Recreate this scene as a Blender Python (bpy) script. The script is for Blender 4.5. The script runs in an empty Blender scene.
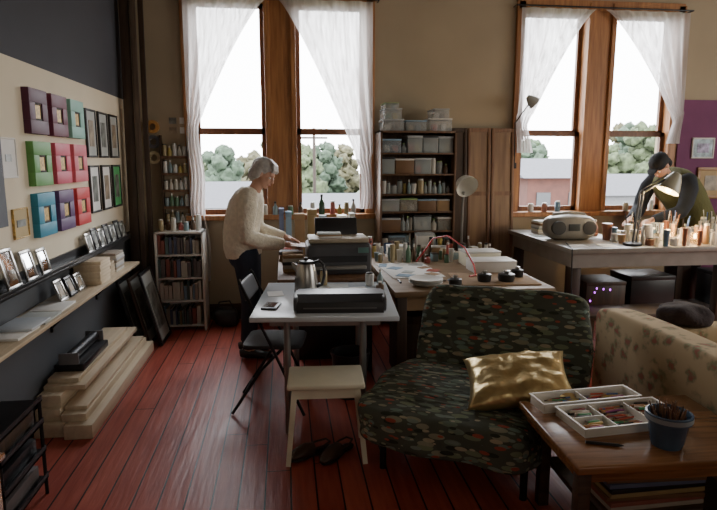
import bpy,bmesh,math,random
from mathutils import Vector as V,Matrix,Euler,noise
random.seed(7)
rnd=random.random
def ru(a,b): return a+(b-a)*rnd()
D=math.radians
scene=bpy.context.scene
COL=scene.collection
# ------------------------------------------------------------ materials
MC={}
def mat(name,col,rough=.6,metal=0.,var=.12,scale=8.,bump=0.,bscale=60.,emit=0.,coat=0.,ecol=None):
    if name in MC: return MC[name]
    m=bpy.data.materials.new(name);m.use_nodes=True
    nt=m.node_tree;N=nt.nodes;L=nt.links;b=N['Principled BSDF']
    b.inputs['Roughness'].default_value=rough;b.inputs['Metallic'].default_value=metal
    b.inputs['Coat Weight'].default_value=coat
    tc=N.new('ShaderNodeTexCoord');no=N.new('ShaderNodeTexNoise');no.inputs['Scale'].default_value=scale;no.inputs['Detail'].default_value=4
    L.new(tc.outputs['Object'],no.inputs['Vector'])
    r=N.new('ShaderNodeValToRGB')
    r.color_ramp.elements[0].position=.3;r.color_ramp.elements[1].position=.7
    r.color_ramp.elements[0].color=[max(0,c*(1-var)) for c in col[:3]]+[1]
    r.color_ramp.elements[1].color=[min(1,c*(1+var)) for c in col[:3]]+[1]
    L.new(no.outputs['Fac'],r.inputs['Fac']);L.new(r.outputs['Color'],b.inputs['Base Color'])
    if bump:
        n2=N.new('ShaderNodeTexNoise');n2.inputs['Scale'].default_value=bscale;L.new(tc.outputs['Object'],n2.inputs['Vector'])
        bp=N.new('ShaderNodeBump');bp.inputs['Strength'].default_value=bump;bp.inputs['Distance'].default_value=.01
        L.new(n2.outputs['Fac'],bp.inputs['Height']);L.new(bp.outputs['Normal'],b.inputs['Normal'])
    if emit:
        b.inputs['Emission Color'].default_value=list(ecol or col[:3])+[1];b.inputs['Emission Strength'].default_value=emit
    MC[name]=m;return m
def woodmat(name,c1,c2,scale=3.,rough=.5,axis=0,coat=0.):
    if name in MC: return MC[name]
    m=bpy.data.materials.new(name);m.use_nodes=True
    nt=m.node_tree;N=nt.nodes;L=nt.links;b=N['Principled BSDF'];b.inputs['Roughness'].default_value=rough;b.inputs['Coat Weight'].default_value=coat
    tc=N.new('ShaderNodeTexCoord');mp=N.new('ShaderNodeMapping');s=[12,12,12];s[axis]=.9
    mp.inputs['Scale'].default_value=s;L.new(tc.outputs['Object'],mp.inputs['Vector'])
    no=N.new('ShaderNodeTexNoise');no.inputs['Scale'].default_value=scale;no.inputs['Detail'].default_value=6;no.inputs['Distortion'].default_value=.6
    L.new(mp.outputs[0],no.inputs['Vector']);r=N.new('ShaderNodeValToRGB')
    r.color_ramp.elements[0].position=.32;r.color_ramp.elements[1].position=.68
    r.color_ramp.elements[0].color=list(c1)+[1];r.color_ramp.elements[1].color=list(c2)+[1]
    L.new(no.outputs['Fac'],r.inputs['Fac']);L.new(r.outputs['Color'],b.inputs['Base Color'])
    MC[name]=m;return m
def floormat():
    m=bpy.data.materials.new('painted_boards');m.use_nodes=True
    nt=m.node_tree;N=nt.nodes;L=nt.links;b=N['Principled BSDF']
    tc=N.new('ShaderNodeTexCoord');sx=N.new('ShaderNodeSeparateXYZ');L.new(tc.outputs['Object'],sx.inputs[0])
    def mth(op,a,bv=None,c=None):
        n=N.new('ShaderNodeMath');n.operation=op
        for i,x in enumerate((a,bv,c)):
            if x is None: continue
            if isinstance(x,(int,float)): n.inputs[i].default_value=x
            else: L.new(x,n.inputs[i])
        return n.outputs[0]
    q=mth('DIVIDE',sx.outputs['X'],.125);fr=mth('FRACT',q);fl=mth('FLOOR',q)
    d=mth('ABSOLUTE',mth('SUBTRACT',fr,.5));seam=mth('GREATER_THAN',d,.465)
    wn=N.new('ShaderNodeTexWhiteNoise');wn.noise_dimensions='1D';L.new(fl,wn.inputs['W'])
    ys=mth('FRACT',mth('ADD',mth('DIVIDE',sx.outputs['Y'],3.4),wn.outputs['Value']))
    s2=mth('LESS_THAN',ys,.002);seam=mth('MAXIMUM',seam,s2)
    mp=N.new('ShaderNodeMapping');mp.inputs['Scale'].default_value=(14,1.2,1);L.new(tc.outputs['Object'],mp.inputs[0])
    no=N.new('ShaderNodeTexNoise');no.inputs['Scale'].default_value=2.5;no.inputs['Detail'].default_value=8;L.new(mp.outputs[0],no.inputs['Vector'])
    n3=N.new('ShaderNodeTexNoise');n3.inputs['Scale'].default_value=2.2;n3.inputs['Detail'].default_value=6;L.new(tc.outputs['Object'],n3.inputs['Vector'])
    f=mth('ADD',mth('MULTIPLY',no.outputs['Fac'],.5),mth('ADD',mth('MULTIPLY',wn.outputs['Value'],.16),mth('MULTIPLY',n3.outputs['Fac'],.4)))
    r=N.new('ShaderNodeValToRGB');e=r.color_ramp.elements
    e[0].position=.35;e[0].color=(.26,.036,.023,1);e[1].position=.8;e[1].color=(.56,.13,.082,1)
    L.new(f,r.inputs['Fac'])
    mx=N.new('ShaderNodeMix');mx.data_type='RGBA';L.new(seam,mx.inputs[0]);L.new(r.outputs[0],mx.inputs[6]);mx.inputs[7].default_value=(.008,.003,.002,1)
    L.new(mx.outputs[2],b.inputs['Base Color'])
    L.new(mth('ADD',mth('MULTIPLY',n3.outputs['Fac'],.35),.24),b.inputs['Roughness'])
    bp=N.new('ShaderNodeBump');bp.inputs['Strength'].default_value=.7;bp.inputs['Distance'].default_value=.012
    L.new(mth('SUBTRACT',mth('MULTIPLY',no.outputs['Fac'],.35),seam),bp.inputs['Height']);L.new(bp.outputs[0],b.inputs['Normal'])
    return m
def leafmat():
    m=bpy.data.materials.new('leaf_print_fabric');m.use_nodes=True
    nt=m.node_tree;N=nt.nodes;L=nt.links;b=N['Principled BSDF'];b.inputs['Roughness'].default_value=.95
    tc=N.new('ShaderNodeTexCoord')
    base=N.new('ShaderNodeRGB');base.outputs[0].default_value=(.085,.095,.075,1);prev=base.outputs[0]
    for i,(rot,cols,th,sc) in enumerate([(.5,[(.20,.24,.15),(.28,.28,.20),(.16,.21,.16)],.38,(9,26,26)),(-.75,[(.035,.042,.03),(.17,.24,.20),(.04,.05,.036)],.32,(9,27,27)),(1.4,[(.21,.26,.22),(.40,.36,.25),(.38,.085,.055)],.30,(10,30,30)),(2.3,[(.25,.28,.18),(.42,.10,.065),(.44,.39,.28)],.20,(14,32,32))]):
        mp=N.new('ShaderNodeMapping');mp.inputs['Rotation'].default_value=(rot,rot*.9,rot*.6);mp.inputs['Scale'].default_value=sc;mp.inputs['Location'].default_value=(i*3.1,i*1.7,i)
        L.new(tc.outputs['Object'],mp.inputs[0])
        vo=N.new('ShaderNodeTexVoronoi');vo.inputs['Scale'].default_value=1.;vo.inputs['Randomness'].default_value=.85;L.new(mp.outputs[0],vo.inputs['Vector'])
        lt=N.new('ShaderNodeMath');lt.operation='LESS_THAN';lt.inputs[1].default_value=th;L.new(vo.outputs['Distance'],lt.inputs[0])
        sp=N.new('ShaderNodeSeparateColor');L.new(vo.outputs['Color'],sp.inputs[0])
        r=N.new('ShaderNodeValToRGB');r.color_ramp.interpolation='CONSTANT';e=r.color_ramp.elements
        e[0].position=0;e[0].color=list(cols[0])+[1];e[1].position=.4;e[1].color=list(cols[1])+[1];x=e.new(.72);x.color=list(cols[2])+[1]
        L.new(sp.outputs[0],r.inputs['Fac'])
        mx=N.new('ShaderNodeMix');mx.data_type='RGBA';L.new(lt.outputs[0],mx.inputs[0]);L.new(prev,mx.inputs[6]);L.new(r.outputs[0],mx.inputs[7]);prev=mx.outputs[2]
    L.new(prev,b.inputs['Base Color'])
    mp=N.new('ShaderNodeMapping');mp.inputs['Scale'].default_value=(1,2.2,1);L.new(tc.outputs['Object'],mp.inputs[0])
    no=N.new('ShaderNodeTexNoise');no.inputs['Scale'].default_value=3.5;no.inputs['Detail'].default_value=2;no.inputs['Distortion'].default_value=1.;L.new(mp.outputs[0],no.inputs['Vector'])
    bp=N.new('ShaderNodeBump');bp.inputs['Strength'].default_value=.8;bp.inputs['Distance'].default_value=.07;L.new(no.outputs[0],bp.inputs['Height']);L.new(bp.outputs[0],b.inputs['Normal'])
    return m
def floralmat():
    m=bpy.data.materials.new('tan_floral_fabric');m.use_nodes=True
    nt=m.node_tree;N=nt.nodes;L=nt.links;b=N['Principled BSDF'];b.inputs['Roughness'].default_value=.9
    tc=N.new('ShaderNodeTexCoord')
    vo=N.new('ShaderNodeTexVoronoi');vo.inputs['Scale'].default_value=11;L.new(tc.outputs['Object'],vo.inputs['Vector'])
    no=N.new('ShaderNodeTexNoise');no.inputs['Scale'].default_value=28;no.inputs['Detail'].default_value=3;L.new(tc.outputs['Object'],no.inputs['Vector'])
    ad=N.new('ShaderNodeMath');ad.operation='MULTIPLY_ADD';L.new(no.outputs['Fac'],ad.inputs[0]);ad.inputs[1].default_value=1.;L.new(vo.outputs['Distance'],ad.inputs[2])
    r=N.new('ShaderNodeValToRGB');e=r.color_ramp.elements
    e[0].position=.62;e[0].color=(.30,.11,.07,1);e[1].position=1.;e[1].color=(.44,.33,.19,1);x=e.new(.76);x.color=(.22,.22,.11,1);x=e.new(.90);x.color=(.40,.29,.17,1)
    L.new(ad.outputs[0],r.inputs['Fac']);L.new(r.outputs[0],b.inputs['Base Color'])
    return m
def sheermat():
    m=bpy.data.materials.new('sheer_curtain');m.use_nodes=True
    nt=m.node_tree;N=nt.nodes;L=nt.links;N.remove(N['Principled BSDF']);o=N['Material Output']
    tr=N.new('ShaderNodeBsdfTransparent');tr.inputs[0].default_value=(.95,.95,.95,1)
    tl=N.new('ShaderNodeBsdfTranslucent');tl.inputs[0].default_value=(.70,.66,.65,1)
    df=N.new('ShaderNodeBsdfDiffuse');df.inputs[0].default_value=(.78,.75,.74,1)
    a=N.new('ShaderNodeMixShader');a.inputs[0].default_value=.35;L.new(tl.outputs[0],a.inputs[1]);L.new(df.outputs[0],a.inputs[2])
    tc=N.new('ShaderNodeTexCoord');wv=N.new('ShaderNodeTexNoise');wv.inputs['Scale'].default_value=6
    mp=N.new('ShaderNodeMapping');mp.inputs['Scale'].default_value=(6,6,.4);L.new(tc.outputs['Object'],mp.inputs[0]);L.new(mp.outputs[0],wv.inputs['Vector'])
    mr=N.new('ShaderNodeMapRange');mr.inputs[1].default_value=.3;mr.inputs[2].default_value=.7;mr.inputs[3].default_value=.70;mr.inputs[4].default_value=.94;L.new(wv.outputs['Fac'],mr.inputs[0])
    c=N.new('ShaderNodeMixShader');L.new(mr.outputs[0],c.inputs[0]);L.new(tr.outputs[0],c.inputs[1]);L.new(a.outputs[0],c.inputs[2])
    L.new(c.outputs[0],o.inputs[0]);return m
def glassmat(name='clear_plastic',col=(.8,.85,.85),a=.45,rough=.15):
    if name in MC:return MC[name]
    m=bpy.data.materials.new(name);m.use_nodes=True
    nt=m.node_tree;N=nt.nodes;L=nt.links;b=N['Principled BSDF'];o=N['Material Output']
    b.inputs['Base Color'].default_value=list(col)+[1];b.inputs['Roughness'].default_value=rough
    tr=N.new('ShaderNodeBsdfTransparent');mx=N.new('ShaderNodeMixShader')
    no=N.new('ShaderNodeTexNoise');no.inputs['Scale'].default_value=20
    mr=N.new('ShaderNodeMapRange');mr.inputs[3].default_value=a*.8;mr.inputs[4].default_value=a*1.2;L.new(no.outputs['Fac'],mr.inputs[0]);L.new(mr.outputs[0],mx.inputs[0])
    L.new(tr.outputs[0],mx.inputs[1]);L.new(b.outputs[0],mx.inputs[2]);L.new(mx.outputs[0],o.inputs[0])
    MC[name]=m;return m
# ------------------------------------------------------------ builder
class B:
    def __init__(s): s.bm=bmesh.new()
    def _mi(s,vs,mi):
        if mi:
            st=set(vs)
            for v in vs:
                for f in v.link_faces:
                    if all(w in st for w in f.verts): f.material_index=mi
    def box(s,c,d,r=None,mi=0,bev=0.,seg=2):
        M=Matrix.Translation(V(c))@(Euler(r).to_matrix().to_4x4() if r else Matrix())@Matrix.Diagonal((d[0],d[1],d[2],1))
        g=bmesh.ops.create_cube(s.bm,size=1,matrix=M)['verts']
        s._mi(g,mi)
        if bev:
            es=list({e for v in g for e in v.link_edges})
            bmesh.ops.bevel(s.bm,geom=es,offset=bev,segments=seg,affect='EDGES',profile=.5,material=-1)
        return s
    def bb(s,x0,x1,y0,y1,z0,z1,mi=0,bev=0.,seg=2): return s.box(((x0+x1)/2,(y0+y1)/2,(z0+z1)/2),(x1-x0,y1-y0,z1-z0),None,mi,bev,seg)
    def rings(s,rings,mi=0,cap=True,closed=False):
        bm=s.bm;R=[[bm.verts.new(p) for p in r] for r in rings];n=len(R[0])
        rr=list(zip(R,R[1:]))
        if closed: rr.append((R[-1],R[0]))
        for a,b in rr:
            for i in range(n):
                f=bm.faces.new((a[i],a[(i+1)%n],b[(i+1)%n],b[i]));f.material_index=mi
        if cap and not closed:
            f=bm.faces.new(R[0][::-1]);f.material_index=mi
            f=bm.faces.new(R[-1]);f.material_index=mi
        return s
    def loft(s,pts,rad,n=16,mi=0,ref=None,cap=True):
        pts=[V(p) for p in pts];rings=[]
        pu=None
        for i,p in enumerate(pts):
            d=(pts[min(i+1,len(pts)-1)]-pts[max(i-1,0)]).normalized()
            if ref is not None: u=V(ref)
            elif pu is not None: u=pu
            else: u=V((0,0,1)) if abs(d.z)<.9 else V((1,0,0))
            u=(u-d*u.dot(d)).normalized();pu=u;w=d.cross(u)
            r=rad[i] if isinstance(rad,(list,tuple)) else rad
            a,b=(r if isinstance(r,(list,tuple)) else (r,r))
            rings.append([p+u*(a*math.cos(2*math.pi*k/n))+w*(b*math.sin(2*math.pi*k/n)) for k in range(n)])
        return s.rings(rings,mi,cap)
    def cyl(s,p0,p1,r0,r1=None,n=16,mi=0): return s.loft([p0,p1],[r0,r0 if r1 is None else r1],n,mi)
    def lathe(s,prof,c=(0,0,0),n=24,mi=0,cap=True):
        c=V(c);return s.rings([[c+V((r*math.cos(2*math.pi*k/n),r*math.sin(2*math.pi*k/n),z)) for k in range(n)] for r,z in prof],mi,cap)
    def ell(s,c,r,R=None,mi=0,n=16):
        M=Matrix.Translation(V(c))@(R.to_4x4() if R else Matrix())@Matrix.Diagonal((r[0],r[1],r[2],1))
        g=bmesh.ops.create_uvsphere(s.bm,u_segments=n,v_segments=max(8,n*2//3),radius=1,matrix=M)['verts'];s._mi(g,mi);return s
    def sbox(s,c,d,k=6.,n=10,r=None,mi=0,wob=0.,ws=4.,taper=0.,crease=0.):
        R=(Euler(r).to_matrix() if r else Matrix.Identity(3));C=V(c);dic={}
        def gv(key):
            if key in dic: return dic[key]
            p=V([2*a/n-1 for a in key]);t=(abs(p.x)**k+abs(p.y)**k+abs(p.z)**k)**(1/k);p=p/t
            if taper: p.x*=1-taper*(p.z*.5+.5)
            p=V((p.x*d[0]/2,p.y*d[1]/2,p.z*d[2]/2))
            if wob: p=p*(1+wob*noise.noise(p*ws+C))
            if crease:
                q=p+C;cr=1-abs(noise.noise(V((q.x*4,q.y*7,q.z*4))))
                p=p*(1-crease*cr**6)
            dic[key]=s.bm.verts.new(C+R@p);return dic[key]
        for ax in range(3):
            for sd in (0,n):
                for i in range(n):
                    for j in range(n):
                        q=[]
                        for a,b in ((i,j),(i+1,j),(i+1,j+1),(i,j+1)):
                            kk=[a,b];kk.insert(ax,sd);q.append(gv(tuple(kk)))
                        f=s.bm.faces.new(q if sd else q[::-1]);f.material_index=mi
        return s
    def grid(s,f,nu,nv,mi=0):
        bm=s.bm;R=[[bm.verts.new(f(i/nu,j/nv)) for i in range(nu+1)] for j in range(nv+1)]
        for j in range(nv):
            for i in range(nu):
                q=bm.faces.new((R[j][i],R[j][i+1],R[j+1][i+1],R[j+1][i]));q.material_index=mi
        return s
    def pillow(s,w,d,h,n=14,mi=0):
        for sg in (1,-1):
            def f(u,v):
                x=2*u-1;y=2*v-1
                pin=1-.10*(1-x*x)*abs(y)**2
                pin2=1-.10*(1-y*y)*abs(x)**2
                z=sg*h/2*max(0,(1-x**4)*(1-y**4))**.6
                z*=1+.26*noise.noise(V((x*2.2,y*2.2,sg*3)))+.16*noise.noise(V((x*5,y*5,sg)))
                return V((x*w/2*pin2,y*d/2*pin,z))
            s.grid(f,n,n,mi)
        bmesh.ops.remove_doubles(s.bm,verts=s.bm.verts,dist=.0005);return s
    def done(s,name,mats,parent=None,loc=(0,0,0),rot=(0,0,0),label=None,cat=None,group=None,kind=None,smooth=True,ang=35):
        bmesh.ops.recalc_face_normals(s.bm,faces=s.bm.faces)
        me=bpy.data.meshes.new(name);s.bm.to_mesh(me);s.bm.free()
        if smooth:
            me.polygons.foreach_set('use_smooth',[True]*len(me.polygons))
            try: me.set_sharp_from_angle(angle=D(ang))
            except Exception: pass
        for m in (mats if isinstance(mats,(list,tuple)) else [mats]): me.materials.append(m)
        o=bpy.data.objects.new(name,me);COL.objects.link(o)
        o.location=loc;o.rotation_euler=rot
        if parent: o.parent=parent
        if label:o['label']=label
        if cat:o['category']=cat
        if group:o['group']=group
        if kind:o['kind']=kind
        return o
def root(name,loc,label,cat,rot=(0,0,0),group=None):
    o=bpy.data.objects.new(name,None);COL.objects.link(o);o.location=loc;o.rotation_euler=rot;o.empty_display_size=.05
    o['label']=label;o['category']=cat
    if group:o['group']=group
    return o
# common materials
cream=mat('cream_wall_paint',(.72,.64,.49),.9,var=.04,scale=2)
tan=mat('tan_wall_paint',(.38,.31,.21),.9,var=.05,scale=2)
grey=mat('charcoal_wall_paint',(.05,.052,.064),.85,var=.05,scale=2)
greylow=mat('grey_wall_paint',(.09,.098,.11),.85,var=.06,scale=2)
purple=mat('plum_wall_paint',(.17,.05,.12),.85,var=.06)
ceil=mat('ceiling_paint',(.26,.23,.18),.9)
farw=mat('dim_wall_paint',(.22,.18,.13),.9)
trimw=woodmat('window_oak',(.26,.105,.035),(.44,.20,.07),axis=2)
sashw=woodmat('sash_wood',(.12,.045,.02),(.20,.08,.03),axis=2)
black=mat('black_plastic',(.015,.015,.017),.35)
blackm=mat('black_metal',(.02,.02,.022),.4,.6)
white=mat('white_paint',(.62,.60,.56),.5,var=.05)
paper=mat('white_paper',(.74,.73,.70),.8,var=.04)
creamp=mat('cream_paint',(.80,.76,.60),.4,var=.05)
pine=woodmat('raw_pine',(.60,.48,.33),(.72,.60,.43),axis=1,scale=2.)
pinev=woodmat('raw_pine_shelf',(.42,.33,.22),(.58,.47,.33),axis=1)
dwood=woodmat('dark_brown_wood',(.030,.017,.010),(.065,.036,.02),axis=2)
dwoodx=woodmat('dark_shelf_wood',(.035,.018,.010),(.08,.042,.022),axis=0)
shwood=woodmat('walnut_shelf_wood',(.085,.042,.019),(.17,.090,.045),axis=2)
tabw=woodmat('honey_tabletop',(.16,.062,.022),(.33,.15,.055),axis=0,rough=.25,coat=.4)
steel=mat('brushed_steel',(.45,.44,.42),.28,.95,var=.06)
chrome=mat('grey_tube_metal',(.30,.30,.30),.35,.8)
greytop=mat('pale_laminate',(.56,.61,.66),.25,var=.03)
brownc=mat('cardboard',(.30,.19,.10),.85)
skin=mat('skin',(.52,.29,.20),.55,var=.06)
goldpic=mat('gold_leaf_picture',(.55,.36,.10),.5,.1,var=.5,scale=60)
# ------------------------------------------------------------ room
YB=5.9;XL=-1.5;XR=6.2;YF=-3.2;H=3.9
b=B();b.bb(XL-.2,XR+.2,YF-.2,YB+.3,-.2,0);b.done('floor',floormat(),kind='structure')
b=B();b.bb(XL-.2,XR+.2,YF-.2,YB+.3,H,H+.2);b.done('ceiling',ceil,kind='structure')
b=B();b.bb(XL-.2,XL,YF-.2,YB+.3,2.17,H,1);b.bb(XL-.2,XL,YF-.2,YB+.3,.93,2.17,0);b.bb(XL-.2,XL,YF-.2,YB+.3,0,.93,2);b.done('wall_left',[cream,grey,greylow],kind='structure')
WX=[(-.93,.88),(2.36,4.15)];WZ=(1.06,3.18)
b=B();xs=[XL,WX[0][0],WX[0][1],WX[1][0],WX[1][1],XR]
for i in (0,2,4): b.bb(xs[i],xs[i+1],YB,YB+.3,0,H)
for i in (1,3): b.bb(xs[i],xs[i+1],YB,YB+.3,0,WZ[0]);b.bb(xs[i],xs[i+1],YB,YB+.3,WZ[1],H)
b.done('wall_back',[tan],kind='structure')
b=B();b.bb(4.2,XR,YB-.02,YB,.1,2.24);b.done('trim_1',purple,kind='structure')
b=B();b.bb(XR,XR+.2,YF-.2,YB+.3,0,1);b.bb(XR,XR+.2,YF-.2,YB+.3,3,H);b.bb(XR,XR+.2,YF-.2,0,1,3);b.bb(XR,XR+.2,4.4,YB+.3,1,3);b.done('wall_right',farw,kind='structure')
b=B();b.bb(XL,XR,YF-.2,YF,0,H);b.done('wall_front',farw,kind='structure')
b=B();b.bb(-.9,.85,YB-.02,YB,0,.16,);b.done('baseboard_back',dwoodx,kind='structure')
def window(n,x0,x1):
    z0,z1=WZ;xc=(x0+x1)/2
    b=B();fy0,fy1=YB-.03,YB+.12
    b.bb(x0-.02,x0+.07,fy0,fy1,z0,z1,0,.005);b.bb(x1-.07,x1+.02,fy0,fy1,z0,z1,0,.005);b.bb(x0,x1,fy0,fy1,z1-.08,z1+.02)
    b.bb(xc-.15,xc-.10,fy0-.01,fy1,z0,z1,0,.005);b.bb(xc+.10,xc+.15,fy0-.01,fy1,z0,z1,0,.005);b.bb(xc-.10,xc+.10,fy0+.015,fy1,z0,z1,0)
    b.bb(x0-.03,x1+.03,YB-.10,fy1,z0-.04,z0+.01,0,.006)
    for a,c in ((x0+.07,xc-.15),(xc+.15,x1-.07)):
        y=YB+.05
        for zz0,zz1,yy in ((z0+.01,1.90,y),(1.87,z1-.08,y+.05)):
            b.bb(a,a+.045,yy,yy+.04,zz0,zz1,1);b.bb(c-.045,c,yy,yy+.04,zz0,zz1,1);b.bb(a,c,yy,yy+.04,zz0,zz0+.05,1);b.bb(a,c,yy,yy+.04,zz1-.045,zz1,1)
    b.done('window_%d'%n,[trimw,sashw],kind='structure',smooth=False)
window(1,*WX[0]);window(2,*WX[1])
sheer=sheermat()
def curtain(x_out,x_in,zg,wg,zb,label,seed,wt=None,topz=3.10,pw=.78):
    b=B();sg=1 if x_in>x_out else -1;w=abs(x_in-x_out);wt=wt or wg
    def f(u,v):
        z=topz+(zb-topz)*v;zt=(topz-z)/(topz-zg)
        if zt<1: ww=wg+(w-wg)*(1-zt**pw)
        else:
            k=(zg-z)/(zg-zb+1e-6);ww=wg+(wt-wg)*k
        x=x_out+sg*(ww*u)+ (.012*math.sin(9*z+seed) if zt>.9 else 0)
        amp=.010+.020*min(1,zt)
        y=YB-.09+amp*math.sin(u*(24+seed)*1.0+.8*math.sin(z*2))+.004*math.sin(u*61+z*3)
        return V((x,y,z))
    b.grid(f,90,50)
    return b.done('curtain',sheer,label=label,cat='curtain',ang=180,group='sheer window curtains')
curtain(-.91,-.14,1.95,.11,.42,'long white sheer curtain swept aside, tail hanging below sill',1,.17)
curtain(.87,-.03,1.50,.10,1.12,'white sheer curtain swept toward the shelf unit',3,.13,pw=.84)
curtain(2.36,3.14,1.95,.11,1.68,'white sheer curtain swept aside with short tail',5,.16)
curtain(4.17,3.24,2.00,.09,1.78,'white sheer curtain swept toward the plum wall',7,.14)
for x0,x1 in WX:
    b=B();b.cyl((x0-.05,YB-.09,3.12),(x1+.05,YB-.09,3.12),.008,n=8)
    for x in (x0-.05,x1+.05): b.cyl((x,YB-.09,3.12),(x,YB,3.12),.006,n=6)
    b.done('curtain_rod',blackm,label='thin dark curtain rod above the tall window',cat='curtain rod',group='curtain rods')
# ------------------------------------------------------------ outside
gm=mat('autumn_grass',(.03,.045,.02),.95,var=.2,scale=.2)
b=B();b.bb(-90,140,6.6,200,-6.3,-6);b.done('ground',gm,kind='structure')
fol=[mat('hazy_foliage_%d'%i,c,.9,var=.55,scale=2.,bump=1.,bscale=5) for i,c in enumerate([(.042,.066,.032),(.056,.074,.034),(.038,.060,.036),(.070,.064,.032)])]
bark=mat('bark',(.03,.02,.015),.9)
def tree(loc,h,w,m,label):
    r=root('tree',loc,label,'tree',group='trees outside the windows')
    b=B();b.cyl((0,0,0),(0,0,h*.6),.2,.1,8);b.done('trunk',bark,r)
    b=B()
    for i in range(20):
        a=i*2.4;rr=w*(.40 if i%2 else .2)*(1-.02*i) if i else 0
        c=V((rr*math.cos(a),rr*math.sin(a),h*(.32+.033*i)));q=w*(.22 if i<12 else .15)
        g=bmesh.ops.create_icosphere(b.bm,subdivisions=3,radius=q,matrix=Matrix.Translation(c))['verts']
        for v in g: v.co=c+(v.co-c)*(1+.4*noise.noise(v.co*1.1+V(loc))+.6*noise.noise(v.co*3.5+V(loc)))
    b.done('foliage',m,r,ang=180)
for i in range(22):
    x=-24+i*2.9;y=64+7*(i%3)
    tree((x,y,-6),ru(8.3,9.8)+(1.6 if i%4==0 else 0),ru(4.4,5.2),fol[i%4],'leafy green tree beyond the window')
for i in range(13):
    x=40.5+i*3.6;y=62+8*(i%3)
    tree((x,y,-6),ru(11,13.2),ru(5.2,6.0),fol[(i+1)%4],'tall leafy tree beyond the window')
wb=mat('pale_siding',(.12,.12,.125),.8);br=mat('brick_facade',(.062,.022,.015),.9,var=.2,scale=3);rf=mat('grey_roofing',(.07,.07,.08),.8);wdark=mat('window_dark',(.015,.018,.02),.3)
def house(loc,w,d,h,m,label,rh=1.2):
    r=root('building',loc,label,'building')
    b=B();b.bb(-w/2,w/2,-d/2,d/2,0,h);b.done('facade',m,r)
    b=B();b.rings([[V((-w/2-.3,-d/2-.3,h)),V((-w/2-.3,d/2+.3,h)),V((-w/2-.3,0,h+rh))],[V((w/2+.3,-d/2-.3,h)),V((w/2+.3,d/2+.3,h)),V((w/2+.3,0,h+rh))]]);b.done('roof',rf,r,smooth=False)
    for k in range(int(w//1.4)):
        b=B();x=-w/2+.7+k*1.4;b.bb(x-.3,x+.3,-d/2-.05,-d/2+.02,h-1.6,h-.6);b.done('window_pane',wdark,r)
house((-5.0,32,-6),6,5,5.3,wb,'pale sided building with grey pitched roof')
house((4.6,40,-6),9,5,4.2,wb,'low pale building beyond the trees')
house((11.3,25,-6),2.8,4,6.9,br,'brick building with grey roof',.8)
house((19.5,34,-6),8,4,5.6,wb,'pale building across the street')
r=root('utility_pole',(2.2,44,-6),'slim wooden utility pole with crossarm','pole')
b=B();b.cyl((0,0,0),(0,0,10),.14,.1,8);b.done('post',bark,r)
b=B();b.bb(-1,1,-.06,.06,9.2,9.35);b.done('crossarm',bark,r)
# ------------------------------------------------------------ frames
def ring(b,w,h,bd,d,mi=0,bev=.003):
    b.bb(-w/2,w/2,-d,0,h/2-bd,h/2,mi,bev);b.bb(-w/2,w/2,-d,0,-h/2,-h/2+bd,mi,bev)
    b.bb(-w/2,-w/2+bd,-d,0,-h/2+bd,h/2-bd,mi,bev);b.bb(w/2-bd,w/2,-d,0,-h/2+bd,h/2-bd,mi,bev)
def frame(loc,rot,w,h,bd,d,fm,mm,pm,pw,ph,label,name='framed_picture',cat='framed picture',group=None):
    r=root(name,loc,label,cat,rot,group)
    b=B();ring(b,w,h,bd,d);b.done('frame_border',fm,r)
    b=B();b.bb(-w/2+bd*.9,w/2-bd*.9,-d*.6,-.001,-h/2+bd*.9,h/2-bd*.9);b.done('mat_board',mm,r)
    b=B();b.bb(-pw/2,pw/2,-d*.6-.003,-d*.6+.001,-ph/2,ph/2);b.done('picture',pm,r)
    return r
RL=(0,0,D(90))
cols=[[(.085,.014,.045),(.13,.016,.045),(.22,.46,.38)],[(.12,.34,.09),(.60,.07,.13),(.64,.13,.17)],[(.03,.26,.40),(.10,.04,.14),(.60,.04,.045)]]
nm=[['dark plum','deep maroon','pale teal'],['moss green','coral pink','rosy red'],['teal blue','dark purple','bright red']]
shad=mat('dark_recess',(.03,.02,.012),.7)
for j in range(3):
    for i in range(3):
        c=cols[j][i];m=mat('lacquer_%d%d'%(j,i),c,.55,var=.08)
        y=3.80+i*.335;z=1.89-j*.308
        r=root('framed_picture',(XL,y,z),'thick square %s wooden frame with recessed gold picture'%nm[j][i],'framed picture',RL,'square coloured frames on the wall')
        s=.264;b=B();ring(b,s,s,.080,.042,0,.002);b.done('frame_border',m,r)
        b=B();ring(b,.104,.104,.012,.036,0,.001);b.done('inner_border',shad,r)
        b=B();b.bb(-.041,.041,-.033,-.001,-.041,.041);b.done('picture',goldpic,r)
bwp=mat('photo_print',(.16,.17,.15),.4,var=.8,scale=14);sepia=mat('sepia_print',(.28,.22,.15),.4,var=.6,scale=12);grm=mat('green_mat',(.10,.42,.15),.8);silver=mat('grey_mat',(.42,.44,.42),.8)
for j in range(2):
    for i in range(3):
        mm=grm if (j==1 and i==2) else (silver if j==0 else paper)
        frame((XL,4.84+i*.305,1.81-j*.43),RL,.235,.37,.016,.02,black,mm,bwp if (i+j)%2 else sepia,.11,.20,'thin black frame with %s mat and small print'%('green' if mm is grm else 'pale'),group='black framed prints on the wall')
frame((XL,3.42,1.615),RL,.2,.22,.008,.012,paper,paper,bwp,.07,.04,'white card with a small drawing pinned to the wall','wall_card','card')
frame((XL,3.50,1.25),RL,.19,.17,.008,.015,goldpic,mat('ochre_notice',(.48,.37,.18),.7),bwp,.11,.04,'ochre notice plaque on the wall','wall_notice','sign')
b=B();b.bb(XL,XL+.012,3.2,3.34,1.25,1.95);b.done('slate_board',mat('slate_panel',(.10,.11,.13),.7),label='narrow slate grey panel on the wall',cat='panel')
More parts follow.
